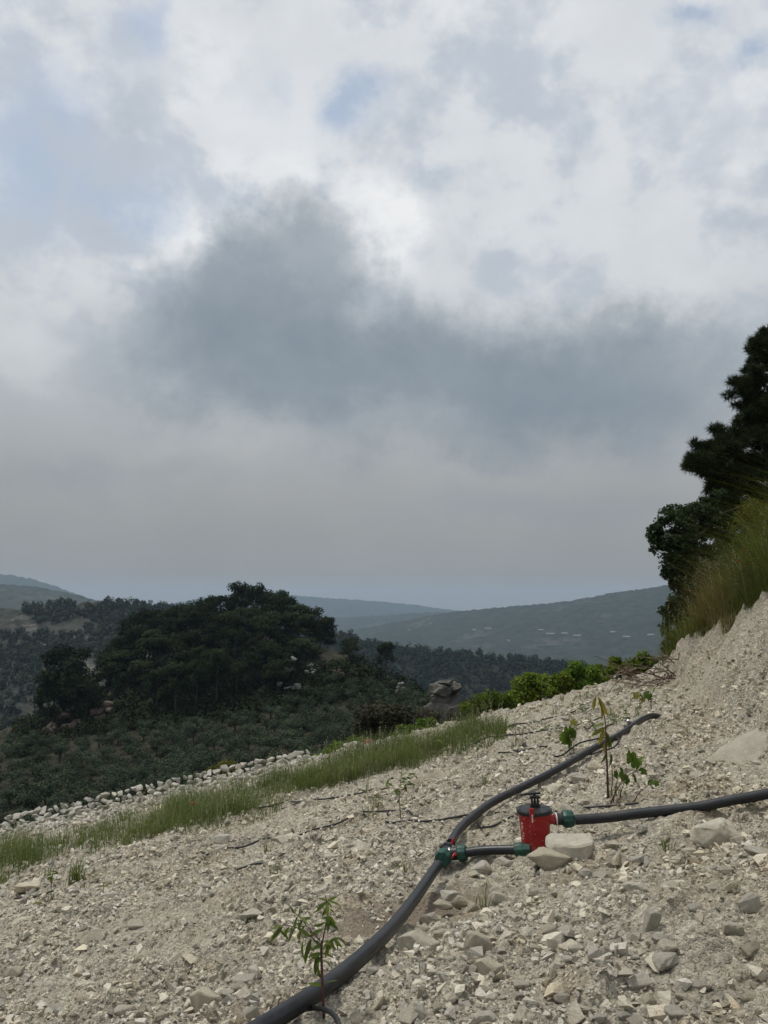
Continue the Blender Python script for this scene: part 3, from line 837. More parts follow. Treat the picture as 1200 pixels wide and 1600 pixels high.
def scatter_rocks(P, size, rng, sink=0.2):
    V, Fc, A = [], [], []; off = 0
    R = rots(len(P), rng)
    kind = rng.integers(0, len(SMALL), len(P)); rnd = rng.random(len(P))
    for k in range(len(SMALL)):
        idx = np.where(kind == k)[0]
        if not len(idx): continue
        v, f = SMALL[k]
        w = np.einsum('nij,vj->nvi', R[idx], v) * size[idx][:, None, None] + P[idx][:, None, :]
        w[:, :, 2] += (size[idx] * sink)[:, None]
        nv = len(v)
        V.append(w.reshape(-1, 3)); Fc.append((f[None] + (off + np.arange(len(idx)) * nv)[:, None, None]).reshape(-1, 3))
        A.append(np.repeat(rnd[idx], nv)); off += len(idx) * nv
    return np.concatenate(V), np.concatenate(Fc), np.concatenate(A)
def in_poly(x, y, poly):
    poly = np.asarray(poly, float); ins = np.zeros(np.shape(x), bool); j = len(poly) - 1
    for i in range(len(poly)):
        xi, yi = poly[i]; xj, yj = poly[j]
        c = ((yi > y) != (yj > y)) & (x < (xj - xi) * (y - yi) / (yj - yi + 1e-12) + xi)
        ins ^= c; j = i
    return ins
# where the pipes and the filter lie, so that no loose stone pierces them
LOWPIX = [(380, 1622), (430, 1592), (470, 1567), (510, 1540), (548, 1510), (585, 1477), (615, 1446), (645, 1408), (668, 1375), (684, 1352)]
UPPIX = [(704, 1318), (716, 1298), (735, 1279), (772, 1252), (828, 1224), (880, 1197), (930, 1168), (968, 1148), (1008, 1122), (1030, 1112)]
PIPE_OFF = 0.033 + 0.05
_lo = G([q[0] for q in LOWPIX], [q[1] for q in LOWPIX], PIPE_OFF); _up = G([q[0] for q in UPPIX], [q[1] for q in UPPIX], PIPE_OFF)
_fb = G1(838, 1331, 0.02)
CLEAR = [(smooth_path(list(np.r_[_lo, _up]), 0.05), 0.055), (smooth_path([_up[0], np.array([_fb[0], _fb[1] - 0.05, 0])], 0.05), 0.05), ([_fb], 0.13),
         (smooth_path([np.array([_fb[0] + 0.26, _fb[1], 0]), np.array([_fb[0] + 1.0, _fb[1] - 0.1, 0]), np.array([_fb[0] + 2.0, _fb[1] - 0.27, 0])], 0.05), 0.05)]
def clear_of(x, y, pad=0.0):
    k = np.ones(np.shape(x), bool)
    for path, r0 in CLEAR:
        for q in path: k &= (x - q[0]) ** 2 + (y - q[1]) ** 2 > (r0 + pad) ** 2
    return k
rng = np.random.default_rng(5)
PS, SZ = [], []
for smin, smax, y0, y1, dens in [(0.009, 0.022, 1.9, 5.6, 1500), (0.02, 0.042, 1.9, 8.5, 520), (0.035, 0.075, 1.9, 13.0, 150), (0.06, 0.11, 1.9, 15, 26)]:
    hw = y1 * 0.62
    n = int(dens * 2 * hw * (y1 - y0))
    x = (rng.random(n) * 2 - 1) * hw; y = y0 + rng.random(n) * (y1 - y0)
    k = (np.abs(x) < y * 0.60 + 0.3) & (y < Ye(x) + 0.4)
    _, t, wdt = bank(x, y)
    k &= ~(t > wdt - 0.1)
    d = dug(x, y)
    k &= rng.random(n) < (0.10 + 1.25 * sst(0.25, 0.7, 0.65 * vn(x * 1.7, y * 1.7, 91) + 0.35 * vn(x * 5, y * 5, 92))) * (1 - 0.75 * np.clip(d, 0, 1)) * np.where(t > 0.15, 0.55, 1.0)
    k &= clear_of(x, y, smax * 0.4)
    x, y = x[k], y[k]
    PS.append(np.stack([x, y, HF(x, y)], -1)); SZ.append(smin + (smax - smin) * rng.random(len(x)) ** 1.8)
PS = np.concatenate(PS); SZ = np.concatenate(SZ)
v, f, a = scatter_rocks(PS, SZ, rng)
print('rubble stones', len(PS), 'tris', len(f))
tag(obj('limestone_rubble', mesh_np('limestone_rubble', v, f, M['rubble'], attr=a)), 'small broken limestone rubble strewn all over the terrace', 'rubble', kind='stuff')

BIG = []
for i in range(16):
    bm = rock_bm(300 + i, random.choice((11, 13, 15, 18)), (1, random.uniform(0.7, 0.95), random.uniform(0.6, 0.85)), True)
    me = bpy.data.meshes.new('stone'); bm.to_mesh(me); bm.free(); me.materials.append(M['stone'])
    BIG.append(me)
for i in range(6):
    bm = rock_bm(800 + i, 19, (1, random.uniform(0.75, 0.9), random.uniform(0.7, 0.85)), True)
    me = bpy.data.meshes.new('stone'); bm.to_mesh(me); bm.free(); me.materials.append(M['stone'])
    BIG.append(me)
SHARED = 'loose angular cream limestone stone lying among the rubble of the bare terrace'
GRP = 'loose limestone stones on the terrace'
n_stone = 0
_gc = {}
def pre(L):
    P_ = G([q[0] for q in L], [q[1] + q[3] * 0.42 for q in L], 0.0, True)
    for q, p in zip(L, P_): _gc[(float(q[0]), float(q[1]))] = p
def stone(px, py, w, h, label=None, var=None, rz=None, tilt=0.18, name='stone', loc=None, flat=1.0, sink=0.30):
    global n_stone
    p = _gc[(float(px), float(py))] if (float(px), float(py)) in _gc else G1(px, py + h * 0.42, 0.0, True)
    dep = p[1] * CP + (p[2] - CAMZ) * SP
    W_, H_ = w / F * dep, h / F * dep
    me = BIG[(n_stone * 7 + 3) % len(BIG) if var is None else var]
    sc = (W_ * 1.12, W_ * random.uniform(0.8, 1.05), max(H_ * 1.25, W_ * 0.42) * flat)
    # an oblong stone turned about its own axis keeps its width in view
    ang = (rz if rz is not None else random.choice((0, math.pi)) + random.uniform(-0.35, 0.35))
    o = obj(name, me, None, (p[0], p[1] + sc[1] * 0.25, p[2] + sc[2] * (0.5 - sink) * 0.8), (random.uniform(-tilt, tilt), random.uniform(-tilt, tilt), ang), sc)
    if label: tag(o, label, 'stone')
    else: tag(o, SHARED, 'stone', GRP)
    n_stone += 1
    return o
special = [
    (862, 1339, 70, 38, 'oblong cream boulder wedged against the front foot of the red filter'),
    (905, 1318, 82, 56, 'blocky pale boulder right of the red filter below the outlet pipe'),
    (1125, 1296, 70, 56, 'cup shaped pale boulder propping up the outlet pipe by the bank'),
    (652, 1477, 66, 42, 'largest wedge shaped stone just right of the main pipe bend'),
    (746, 1473, 44, 56, 'upright squarish stone standing below the tee joint'),
    (318, 1560, 48, 54, 'long tilted stone at the bottom left of the sapling'),
    (285, 1500, 40, 34, 'bluish grey rounded stone alone left of the sapling'),
    (142, 1460, 46, 30, 'flat topped pale stone in the lower left rubble'),
    (40, 1385, 46, 28, 'big pale stone below the grass strip beside the short drip lines'),
    (998, 1530, 46, 40, 'leaning broad flat stone in the lower right rubble'),
    (1050, 1478, 40, 40, 'tall brownish stone in the lower right rubble'),
    (1175, 1412, 54, 40, 'large whitish stone at the right edge under the bank'),
    (1021, 1436, 34, 44, 'steep slab standing on edge in the right rubble'),
    (135, 1540, 46, 24, 'long low stone casting a dark undercut at lower left'),
    (753, 1355, 32, 24, 'pointed stone propping the short pipe beside the tee'),
    (786, 1347, 28, 18, 'small domed stone under the short pipe by the filter'),
    (883, 1263, 26, 20, 'brownish block behind the filter outlet'),
    (904, 1258, 22, 16, 'small pale round stone lying on the cut hose end'),
]
pre(special)
for i_, s_ in enumerate(special): stone(*s_[:4], label=s_[4], var=16 + i_ % 6 if i_ < 4 or i_ > 13 else None)
plain = """763,1513,48,32 692,1413,38,24 703,1396,34,26 720,1407,27,27 738,1415,24,22 672,1434,26,34 659,1451,24,20 690,1457,30,22 780,1403,26,28 797,1426,32,24
813,1442,28,22 786,1459,40,24 842,1436,28,22 722,1547,32,28 863,1517,20,27 628,1513,34,28 655,1530,28,18 597,1567,26,22 655,1588,38,36 638,1567,20,27 688,1576,30,22
817,1538,30,18 728,1576,28,24 828,1584,28,24 420,1420,24,24 411,1478,26,18 397,1430,36,18 563,1322,38,20 522,1338,30,14 442,1311,32,16 917,1364,22,18 942,1368,30,14
996,1387,50,28 1050,1382,36,16 954,1422,36,24 992,1410,30,30 1085,1449,46,18 1046,1503,58,26 940,1537,28,34 917,1524,30,26 967,1485,22,26 844,1435,28,20 860,1455,32,26
912,1578,38,14 1017,1562,22,22 975,1587,30,22 212,1443,38,20 225,1495,38,24 238,1508,26,24 352,1552,24,22 385,1532,42,20 368,1542,30,18 345,1310,32,18 450,1310,28,14
565,1325,36,18 60,1472,32,28 390,1430,38,18 280,1550,28,16 262,1445,20,20 390,1585,32,30 390,1505,24,20 327,1490,26,24 360,1467,26,18 1120,1385,30,18 1090,1420,32,20
1150,1450,36,26 1185,1480,40,30 1100,1540,34,24 1060,1580,40,24 1180,1560,36,28 1140,1360,30,18 1185,1330,36,24 880,1400,24,16 900,1480,26,20 880,1560,26,18 760,1590,30,20
560,1590,30,20 520,1470,22,14 470,1340,24,12 330,1400,24,14 300,1440,22,14 170,1400,30,16 100,1420,28,16 30,1440,32,18 20,1520,36,20 80,1580,36,22 190,1580,34,20 240,1560,26,16
20,1585,30,18 100,1500,26,16 180,1510,24,16 265,1380,24,14 450,1480,22,16 480,1420,24,14 505,1390,26,14 540,1370,24,14 480,1375,22,12 620,1345,22,12 605,1300,24,14
580,1350,22,14 515,1310,20,12 655,1273,18,14 672,1281,18,14 640,1300,22,12 760,1245,26,16 870,1230,30,16 905,1215,34,22 930,1195,26,18 820,1255,20,12 860,1205,22,14
985,1180,24,16 1060,1225,34,20 1080,1255,26,14 1010,1290,24,14 1040,1310,24,14 960,1320,22,12 1000,1340,26,16 1060,1345,28,18 1080,1330,24,14 1190,1375,30,20 1140,1420,30,20
720,1335,18,12 740,1365,20,14 800,1365,18,12 880,1375,22,14 835,1395,22,14 905,1440,24,18 930,1460,24,16 995,1465,28,18 1020,1500,24,18 950,1505,22,16 885,1500,22,16
800,1500,24,18 835,1480,26,20 810,1555,24,18 770,1560,24,18 695,1530,24,18 700,1500,26,20 725,1510,22,16 750,1540,20,16 860,1580,26,18 940,1590,24,16 1000,1595,30,18
345,1580,20,16 300,1590,24,16 150,1500,20,14 60,1540,24,16 250,1590,26,16 330,1530,20,16 440,1450,20,12 350,1440,18,12 230,1400,20,12 300,1350,20,12 390,1360,22,12
430,1390,20,12 90,1460,22,14 10,1480,26,16 130,1580,24,16""".split()
plain = [[float(c) for c in q.split(',')] for q in plain]; pre(plain)
for q in plain: stone(*q)
rr_ = np.random.default_rng(21)
cand = np.stack([rr_.uniform(-40, 1240, 700), rr_.uniform(1190, 1640, 700)], -1)
cg = G(cand[:, 0], cand[:, 1])
ck = (cg[:, 1] < Ye(cg[:, 0]) - 0.4) & (dug(cg[:, 0], cg[:, 1]) < 0.4)
extra = []
for (px, py), gq_ in zip(cand[ck], cg[ck]):
    if not clear_of(gq_[0], gq_[1], 0.07): continue
    w = rr_.uniform(13, 21) * (0.6 + 0.5 * (py - 1190) / 400)
    extra.append((float(px), float(py), w, w * rr_.uniform(0.5, 0.8)))
extra = extra[:300 - n_stone]; pre(extra)
for q in extra: stone(*q)

# smooth bedrock slab showing in the bank
def slab(px, py, Y, wpx, hpx, label, seed, tiltx=-0.75):
    bm = rock_bm(seed, 16, (1, 0.9, 0.6), True)
    bmesh.ops.smooth_vert(bm, verts=list(bm.verts), factor=0.5, use_axis_x=True, use_axis_y=True, use_axis_z=True)
    me = bpy.data.meshes.new('bedrock_slab'); bm.to_mesh(me); bm.free(); me.materials.append(M['slab'])
    for p_ in me.polygons: p_.use_smooth = True
    p = at(px, py, Y); dep = Y
    o = obj('bedrock_slab', me, None, p, (0.25, tiltx, 0.25), (wpx / F * dep, wpx / F * dep * 0.8, hpx / F * dep))
    tag(o, label, 'rock')
g = G1(1170, 1195); slab(1200, 1196, g[1] + 0.10, 230, 110, 'smooth pale bedrock slab showing in the lower cut bank', 71, -0.6)
g = G1(1085, 1225); slab(1085, 1238, g[1] + 0.14, 80, 60, 'smaller smooth rock face left of the bedrock slab in the bank', 72, -0.8)

# ------------------------------------------------------------------ dry stone wall along the lower edge of the terrace
wroot = empty('dry_stone_wall', (-5.0, float(Ye(np.array(-5.0))), float(terrace(np.array(-5.0), np.array(12.0)))))
tag(wroot, 'low whitish dry stone wall along the left edge of the terrace', 'wall')
WL = Vector(wroot.location)
WS = []
for i in range(12):
    bm = rock_bm(600 + i, 14, (1, 0.9, 0.75), True)
    me = bpy.data.meshes.new('wall_stone'); bm.to_mesh(me); bm.free(); me.materials.append(M['wallstone']); WS.append(me)
rw = np.random.default_rng(8)
nw = 0
for row, (dyy, dzz, sz) in enumerate([(0.0, 0.20, 0.145), (-0.12, 0.13, 0.13), (-0.24, 0.07, 0.12), (-0.38, 0.03, 0.10)]):
    x = -8.2
    while x < (-1.2 if row < 2 else -2.2):
        s_ = sz * rw.uniform(0.65, 1.25)
        y = float(Ye(np.array(x))) + dyy + rw.normal() * 0.03
        z = float(H(np.array(x), np.array(min(y, float(Ye(np.array(x))))))) + dzz * (0.7 + 0.3 * min(1, (-1.2 - x) / 2)) + rw.normal() * 0.012
        o = obj('wall_stone', WS[nw % 12], wroot, Vector((x, y, z)) - WL, (rw.normal() * 0.3, rw.normal() * 0.3, rw.random() * 6.28), (s_ * 1.15, s_, s_ * 0.85))
        nw += 1
        x += s_ * rw.uniform(0.66, 0.9)
n = 5200
x = -9 + rng.random(n) * 8.6; y = Ye(x) - 0.05 - rng.random(n) ** 1.2 * (0.35 + 0.19 * np.clip(-x, 0, 8))
P = np.stack([x, y, HF(x, y)], -1)
v, f, a = scatter_rocks(P, 0.05 + 0.07 * rng.random(n) ** 2, rng, 0.2)
M['wallrub'] = attr_rock('pale_wall_rubble', (0.55, 0.515, 0.435))
tag(obj('wall_rubble', mesh_np('wall_rubble', v - np.array(WL), f, M['wallrub'], attr=a), wroot), None, None, kind='stuff')

# ------------------------------------------------------------------ foliage helpers
def leaf_quads(centers, radii, per, size, rng, aspect=0.5, shell=0.45, droop=0.0):
    n = len(centers) * per
    d = rng.normal(size=(n, 3)); d /= np.linalg.norm(d, axis=1)[:, None]
    r = rng.random(n) ** shell
    c = np.repeat(np.asarray(centers, float), per, 0); R = np.repeat(np.asarray(radii, float), per, 0)
    if R.ndim == 1: R = R[:, None] * np.ones(3)
    p = c + d * r[:, None] * R
    nn = d * 0.9 + np.array([0, 0, 0.5]) + rng.normal(size=(n, 3)) * 0.6
    nn /= np.linalg.norm(nn, axis=1)[:, None]
    a = np.cross(nn, rng.normal(size=(n, 3))); a[:, 2] -= droop
    a /= np.linalg.norm(a, axis=1)[:, None]
    b = np.cross(nn, a); b /= np.linalg.norm(b, axis=1)[:, None]
    L = (size * (0.6 + 0.7 * rng.random(n)))[:, None]
    v = np.stack([p, p + a * L * 0.5 + b * L * aspect * 0.5 + nn * L * 0.06, p + a * L, p + a * L * 0.5 - b * L * aspect * 0.5 + nn * L * 0.06], 1)
    f = np.arange(n * 4).reshape(-1, 4)
    rnd = np.clip(rng.random(n) * 0.75 + 0.25 * (d[:, 2] * 0.5 + 0.5), 0, 1)  # upper leaves of each clump also painted lighter, as if lit
    return v.reshape(-1, 3), f, np.repeat(rnd, 4)
def tufts(centers, radii, per, size, rng, k=5, wid=0.06):
    """needle tufts: k narrow blades fanning from one point"""
    n = len(centers) * per
    d = rng.normal(size=(n, 3)); d /= np.linalg.norm(d, axis=1)[:, None]
    r = rng.random(n) ** 0.5
    c = np.repeat(np.asarray(centers, float), per, 0); R = np.repeat(np.asarray(radii, float), per, 0)
    p = c + d * r[:, None] * R
    ax = d + rng.normal(size=(n, 3)) * 0.5; ax[:, 2] += 0.3
    p = np.repeat(p, k, 0); ax = np.repeat(ax, k, 0)
    a = ax + rng.normal(size=(n * k, 3)) * 0.75; a /= np.linalg.norm(a, axis=1)[:, None]
    b = np.cross(a, rng.normal(size=(n * k, 3))); b /= np.linalg.norm(b, axis=1)[:, None]
    L = (size * (0.6 + 0.7 * rng.random(n * k)))[:, None]
    v = np.stack([p + b * L * wid, p + a * L, p - b * L * wid], 1)
    rnd = np.repeat(rng.random(n * k), 3)
    return v.reshape(-1, 3), np.arange(n * k * 3).reshape(-1, 3), rnd

# ------------------------------------------------------------------ pines of the knoll
PV = []
for i in range(6):
    r = np.random.default_rng(40 + i)
    # unit tree: height 1, crown radius about 0.5 (scaled later)
    nclump = 26
    t = r.random(nclump) ** 0.75
    zc = 0.34 + 0.60 * t
    prof = np.sqrt(np.clip(1 - ((zc - 0.58) / 0.44) ** 2, 0.05, 1)) * 0.40
    an = np.arange(nclump) * 2.4 + r.random(nclump)
    rad_ = prof * (0.5 + 0.6 * r.random(nclump))
    c = np.stack([rad_ * np.cos(an), rad_ * np.sin(an), zc], -1)
    R = np.stack([0.15 + 0.06 * r.random(nclump), 0.15 + 0.06 * r.random(nclump), 0.075 + 0.04 * r.random(nclump)], -1)
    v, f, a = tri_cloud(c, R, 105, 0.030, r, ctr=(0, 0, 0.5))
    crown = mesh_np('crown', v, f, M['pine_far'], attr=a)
    tb = MB(); tb.tube([(0, 0, -0.08), (0.01, 0, 0.3), (0.0, 0.01, 0.6), (0.01, 0.0, 0.88)], [0.030, 0.024, 0.016, 0.005], 7)
    for k in range(0, nclump, 3):
        tb.tube([(0, 0, max(0.25, zc[k] - 0.12)), tuple(c[k] * np.array([0.6, 0.6, 1]) - np.array([0, 0, 0.03])), tuple(c[k])], [0.010, 0.007, 0.003], 5)
    PV.append((tb.mesh('trunk', M['bark']), crown))
SKY_X = [60, 150, 165, 200, 240, 290, 330, 365, 400, 430, 455, 480, 505, 520, 560]
SKY_Y = [1060, 1050, 1000, 968, 951, 940, 932, 922, 917, 927, 940, 938, 958, 995, 1040]
n_p = 0
def pine(px, py_top, Y, wr, label, group=None, hmin=4.0, name='pine_tree', hmax=24):
    global n_p
    top = at(px, py_top, Y)
    gz_ = float(H(top[0], top[1])); h = min(max(top[2] - gz_, hmin), hmax)
    rt = empty(name, (top[0], top[1], top[2] - h), (0, 0, random.uniform(0, 6.28)))
    tag(rt, label, 'tree', group)
    tr, cr = PV[n_p % len(PV)]
    sc = (wr / 0.46, wr / 0.46 * random.uniform(0.9, 1.1), h / 0.98)
    obj('trunk', tr, rt, scale=sc); obj('crown', cr, rt, scale=sc)
    n_p += 1
LP = 'dark rounded pine in the dense stand on the rocky knoll'
GP = 'pines of the dense stand on the knoll'
rp = np.random.default_rng(3)
for Y0, dpy, step, w0, lo, hi in [(168, 2, 20, 2.7, 178, 512), (160, 26, 25, 3.1, 172, 500), (152, 55, 27, 3.2, 167, 490), (145, 86, 28, 2.9, 165, 470), (139, 112, 28, 2.5, 170, 440)]:
    q = lo
    while q < hi:
        sk = float(np.interp(q, SKY_X, SKY_Y))
        pyt = sk + dpy * (0.85 if dpy > 30 else 1) + rp.normal() * 7
        if pyt < 1062:
            pine(q, pyt, Y0 + rp.normal() * 2, w0 * rp.uniform(0.8, 1.25), LP, GP, hmin=6.0)
        q += step * rp.uniform(0.75, 1.25)
pine(88, 1046, 141, 3.6, 'low bushy pine leaning against the left of the outlying pine', hmin=8)
pine(124, 1042, 141, 3.6, 'low bushy pine just right of the outlying pine', hmin=8)
pine(105, 1012, 142, 5.2, 'broad pine standing apart at the left foot of the knoll', hmin=9)
pine(78, 1070, 140, 2.6, 'small low pine left of the pine standing apart', hmin=5)
pine(137, 1062, 139, 2.6, 'small pine between the outlying pine and the dense stand', hmin=6)
pine(545, 997, 152, 1.9, 'slim pine alone on the spur just right of the knoll', hmin=5)
pine(603, 1003, 150, 1.9, 'slim pine farthest right on the spur below the valley', hmin=6)
pine(512, 965, 165, 2.0, 'thin crowned pine at the right end of the stand with sky showing through', hmin=8)

# ------------------------------------------------------------------ olive grove
OV = []
for i in range(6):
    r = np.random.default_rng(70 + i)
    nclump = 11
    an = np.arange(nclump) * 2.4 + r.random(nclump); ra = 0.34 * np.sqrt(r.random(nclump))
    zc = 0.42 + 0.36 * r.random(nclump)
    c = np.stack([ra * np.cos(an), ra * np.sin(an), zc], -1)
    R = 0.17 + 0.07 * r.random((nclump, 1)) * np.ones((nclump, 3))
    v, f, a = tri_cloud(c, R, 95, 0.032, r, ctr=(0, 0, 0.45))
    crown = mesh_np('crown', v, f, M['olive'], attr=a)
    tb = MB(); tb.tube([(0, 0, -0.08), (0.02, 0.0, 0.15), (0.0, 0.02, 0.45)], [0.05, 0.038, 0.015], 7)
    tb.tube([(0.02, 0, 0.15), (0.10, 0.03, 0.40)], [0.026, 0.010], 6); tb.tube([(0.02, 0, 0.15), (-0.09, -0.04, 0.42)], [0.026, 0.010], 6)
    OV.append((tb.mesh('trunk', M['bark']), crown, (v, f, a)))
ro = np.random.default_rng(17)
spots = []
oy, ox = np.meshgrid(np.arange(52, 154, 3.5), np.arange(-85, 24, 3.5), indexing='ij')
ox = ox + ro.normal(size=ox.shape) * 0.6 + (np.arange(ox.shape[0]) % 2)[:, None] * 1.75; oy = oy + ro.normal(size=oy.shape) * 0.6
ox, oy = ox.ravel(), oy.ravel(); oz = H(ox, oy); opx, opy = proj(ox, oy, oz + 1.2)
ok = in_poly(opx, opy, [(-60, 1150), (40, 1155), (130, 1150), (250, 1130), (420, 1112), (520, 1062), (620, 1068), (680, 1100), (700, 1125), (600, 1170), (330, 1250), (-60, 1350)])
spots = [tuple(map(float, q)) for q in np.stack([ox, oy, oz, opx, opy], -1)[ok]]
spots.sort(key=lambda s: s[1])
print('olive spots', len(spots))
# those hidden behind the terrace edge are left out
ev = np.array([np.interp(s[3], [-60, 0, 420, 600, 750], [1330, 1312, 1222, 1162, 1112]) for s in spots])
spots = [s for s, e in zip(spots, ev) if s[4] < e + 12]
SO, rest = spots[:300], spots[300:]
for i, (x, y, z, px, py) in enumerate(SO):
    rt = empty('olive_tree', (x, y, z), (0, 0, ro.random() * 6.28))
    tag(rt, 'grey green olive tree in the close planted grove below the knoll', 'olive tree', 'olive trees of the grove')
    s_ = ro.uniform(2.7, 3.9)
    tr, cr, _ = OV[i % 6]
    sc = (s_, s_, s_ * ro.uniform(0.75, 0.95))
    obj('trunk', tr, rt, scale=sc); obj('crown', cr, rt, scale=sc)
V_, F_, A_ = [], [], []; off = 0
for i, (x, y, z, px, py) in enumerate(rest):
    v, f, a = OV[i % 6][2]; s_ = ro.uniform(2.9, 3.9); an = ro.random() * 6.28
    sel = slice(0, len(v) // 6 * 3)
    idx = np.arange(len(f)); idx = idx[ro.random(len(f)) < 0.6]
    fv = f[idx]; vv = v[fv.ravel()]
    w = np.stack([(vv[:, 0] * math.cos(an) - vv[:, 1] * math.sin(an)) * s_ + x, (vv[:, 0] * math.sin(an) + vv[:, 1] * math.cos(an)) * s_ + y, vv[:, 2] * s_ * 0.85 + z], -1)
    V_.append(w); F_.append(np.arange(len(w)).reshape(-1, 3) + off); A_.append(a[fv.ravel()]); off += len(w)
if rest:
    tag(obj('far_olive_grove', mesh_np('far_olive_grove', np.concatenate(V_), np.concatenate(F_), M['olive'], attr=np.concatenate(A_))), 'far rows of the olive grove merging at the foot of the knoll', 'olive grove', kind='stuff')
print('olives', len(SO), len(rest))

# undergrowth and scrub that closes the knoll below its pines
r = np.random.default_rng(91)
n = 900
px = r.uniform(20, 700, n); py = np.interp(px, [20, 130, 250, 400, 480, 560, 700], [1140, 1095, 1085, 1075, 1050, 1035, 1095]) + r.uniform(-6, 55, n)
gp = G(px, py); k = (gp[:, 1] > 100) & (gp[:, 1] < 200); gp = gp[k]
v, f, a = tri_cloud(gp + np.array([0, 0, 0.5]), 0.9 + 0.9 * r.random((len(gp), 1)) * np.ones(3), 60, 0.26, r)
tag(obj('knoll_scrub', mesh_np('knoll_scrub', v, f, M['pine_far'], attr=a)), 'low dark scrub closing the ground under the knoll pines', 'scrub', kind='stuff')

# ------------------------------------------------------------------ crags on the knoll and the spur
def crag(px, py, wpx, hpx, label, seed, Y=None, mat='crag', name='rock_outcrop'):
    g = G1(px, py + hpx * 0.45) if Y is None else at(px, py + hpx * 0.45, Y)
    dep = g[1]
    root = empty(name, tuple(g)); tag(root, label, 'rock')
    r = random.Random(seed)
    nb = 4 + int(wpx / 6)
    W0, H0 = wpx / F * dep, hpx / F * dep
    for k in range(nb):
        bm = rock_bm(seed * 10 + k, 14, (1, 0.9, 0.8), True, 1)
        me = bpy.data.meshes.new('boulder'); bm.to_mesh(me); bm.free(); me.materials.append(M[mat])
        u = r.uniform(-0.42, 0.42); top_ = (1 - (abs(u) / 0.6) ** 2)
        sx = W0 * r.uniform(0.25, 0.45); sz = min(sx * r.uniform(0.7, 1.1), H0)
        zc = r.random() ** 1.2 * max(0.0, H0 * top_ - sz * 0.4)
        obj('boulder', me, root, (W0 * u, (0.5 * H0 - 0.0) * (zc / H0) + r.uniform(-0.1, 0.3) * sx, zc), (r.uniform(-.25, .25), r.uniform(-.25, .25), r.uniform(0, 6)), (sx, sx * 0.9, sz))
M['redcrag'] = limestone('reddish_crag', (0.13, 0.10, 0.085), world=False, brown=0.8)[0]
M['palecrag'] = limestone('pale_crag', (0.21, 0.20, 0.185), world=False, brown=0.4)[0]
for q in [(100, 1128, 60, 40, 'reddish crag under the outlying pine', 1, 137, 'redcrag'), (150, 1112, 45, 36, 'pinkish grey cliff between outlying pine and stand', 2, 138, 'redcrag'),
          (65, 1165, 34, 14, 'low pale rocks left of the reddish crag', 3, 134, 'palecrag'), (172, 1142, 14, 14, 'small pale boulder at the olive grove edge', 4, 132, 'palecrag'),
          (452, 1052, 34, 52, 'pale cliff face breaking the right side of the pine stand', 5, 138, 'palecrag'), (485, 1045, 18, 18, 'small pale crag next to the cliff face', 6, 140, 'palecrag'),
          (530, 1050, 24, 18, 'brown crag on the spur under the slim pine', 7, 143, 'redcrag'), (556, 1052, 20, 14, 'whitish boulder on the spur crest', 8, 145, 'palecrag'),
          (630, 1073, 24, 16, 'pale crag on the spur left of the grey rock tower', 9, 135, 'palecrag')]:
    crag(*q)
def tower(px, py, wpx, hpx, label, seed, Y):
    g = at(px, py + hpx * 0.5, Y); W0, H0 = wpx / F * Y, hpx / F * Y
    root = empty('rock_tower', tuple(g)); tag(root, label, 'rock')
    for k, (u, zc, sx, sz) in enumerate([(-0.02, 0.18, 1.0, 0.75), (-0.20, 0.48, 0.72, 0.62), (0.22, 0.45, 0.62, 0.6), (-0.14, 0.76, 0.66, 0.42), (0.20, 0.74, 0.60, 0.46), (0.02, 0.90, 0.60, 0.22), (0.42, 0.1, 0.5, 0.4), (-0.4, 0.08, 0.5, 0.4)]):
        bm = rock_bm(seed * 10 + k, 18, (1, 0.9, 0.85), True, 1)
        me = bpy.data.meshes.new('boulder'); bm.to_mesh(me); bm.free(); me.materials.append(M['crag'])
        obj('boulder', me, root, (W0 * u, W0 * 0.1 * (k % 3), H0 * zc), (0.1 * (k % 3 - 1), 0.12 * (k % 2), k * 1.7), (W0 * sx, W0 * sx * 0.9, H0 * sz))
tower(697, 1096, 60, 62, 'grey weathered rock tower rising behind the terrace edge', 21, 44)
crag(742, 1105, 44, 22, 'low grey rocks right of the rock tower', 22, 46)

# ------------------------------------------------------------------ shrubs along the far edge of the terrace
def shrub(px, py, wpx, hpx, label, mat, seed, Y=None, per=240, size=0.06, group=None, name='shrub', cat='shrub', aspect=0.7, nclump=None):
    """py is the pixel of the crown's middle"""
    r = np.random.default_rng(seed)
    Yb = Y if Y is not None else float(Ye(np.array((px - 600) / F * 13.5))) + 0.9
    c0 = at(px, py, Yb); k = Yb / F
    w, h = wpx * k, hpx * k
    gz_ = min(float(H(c0[0], c0[1])), c0[2] - h * 0.4)
    root = empty(name, (c0[0], c0[1], gz_)); tag(root, label, cat, group)
    m_ = nclump or max(7, int(wpx / 6))
    a = r.random(m_) * 6.28; q = np.sqrt(r.random(m_))
    c = np.stack([q * np.cos(a) * w * 0.40, q * np.sin(a) * w * 0.32, (r.random(m_) - 0.45) * h * 0.72 * (1 - 0.5 * q) + c0[2] - gz_], -1)
    R = (0.16 + 0.10 * r.random((m_, 1))) * np.array([min(w, h * 1.8), min(w, h * 1.8), h])
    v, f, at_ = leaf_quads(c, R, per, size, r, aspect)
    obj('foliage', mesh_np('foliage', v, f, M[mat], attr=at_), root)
    tb = MB()
    for j in range(min(m_, 8)):
        tb.tube([(c[j][0] * 0.15, c[j][1] * 0.15, -0.15), tuple(c[j] * np.array([0.6, 0.6, 0.55])), tuple(c[j])], [0.022, 0.014, 0.005], 5)
    obj('stem', tb.mesh('stem', M['bark']), root)
    return root
shrub(602, 1128, 82, 70, 'large dark rounded bush behind the middle of the terrace edge', 'shrub', 1, Y=30, per=900, size=0.11, nclump=24)
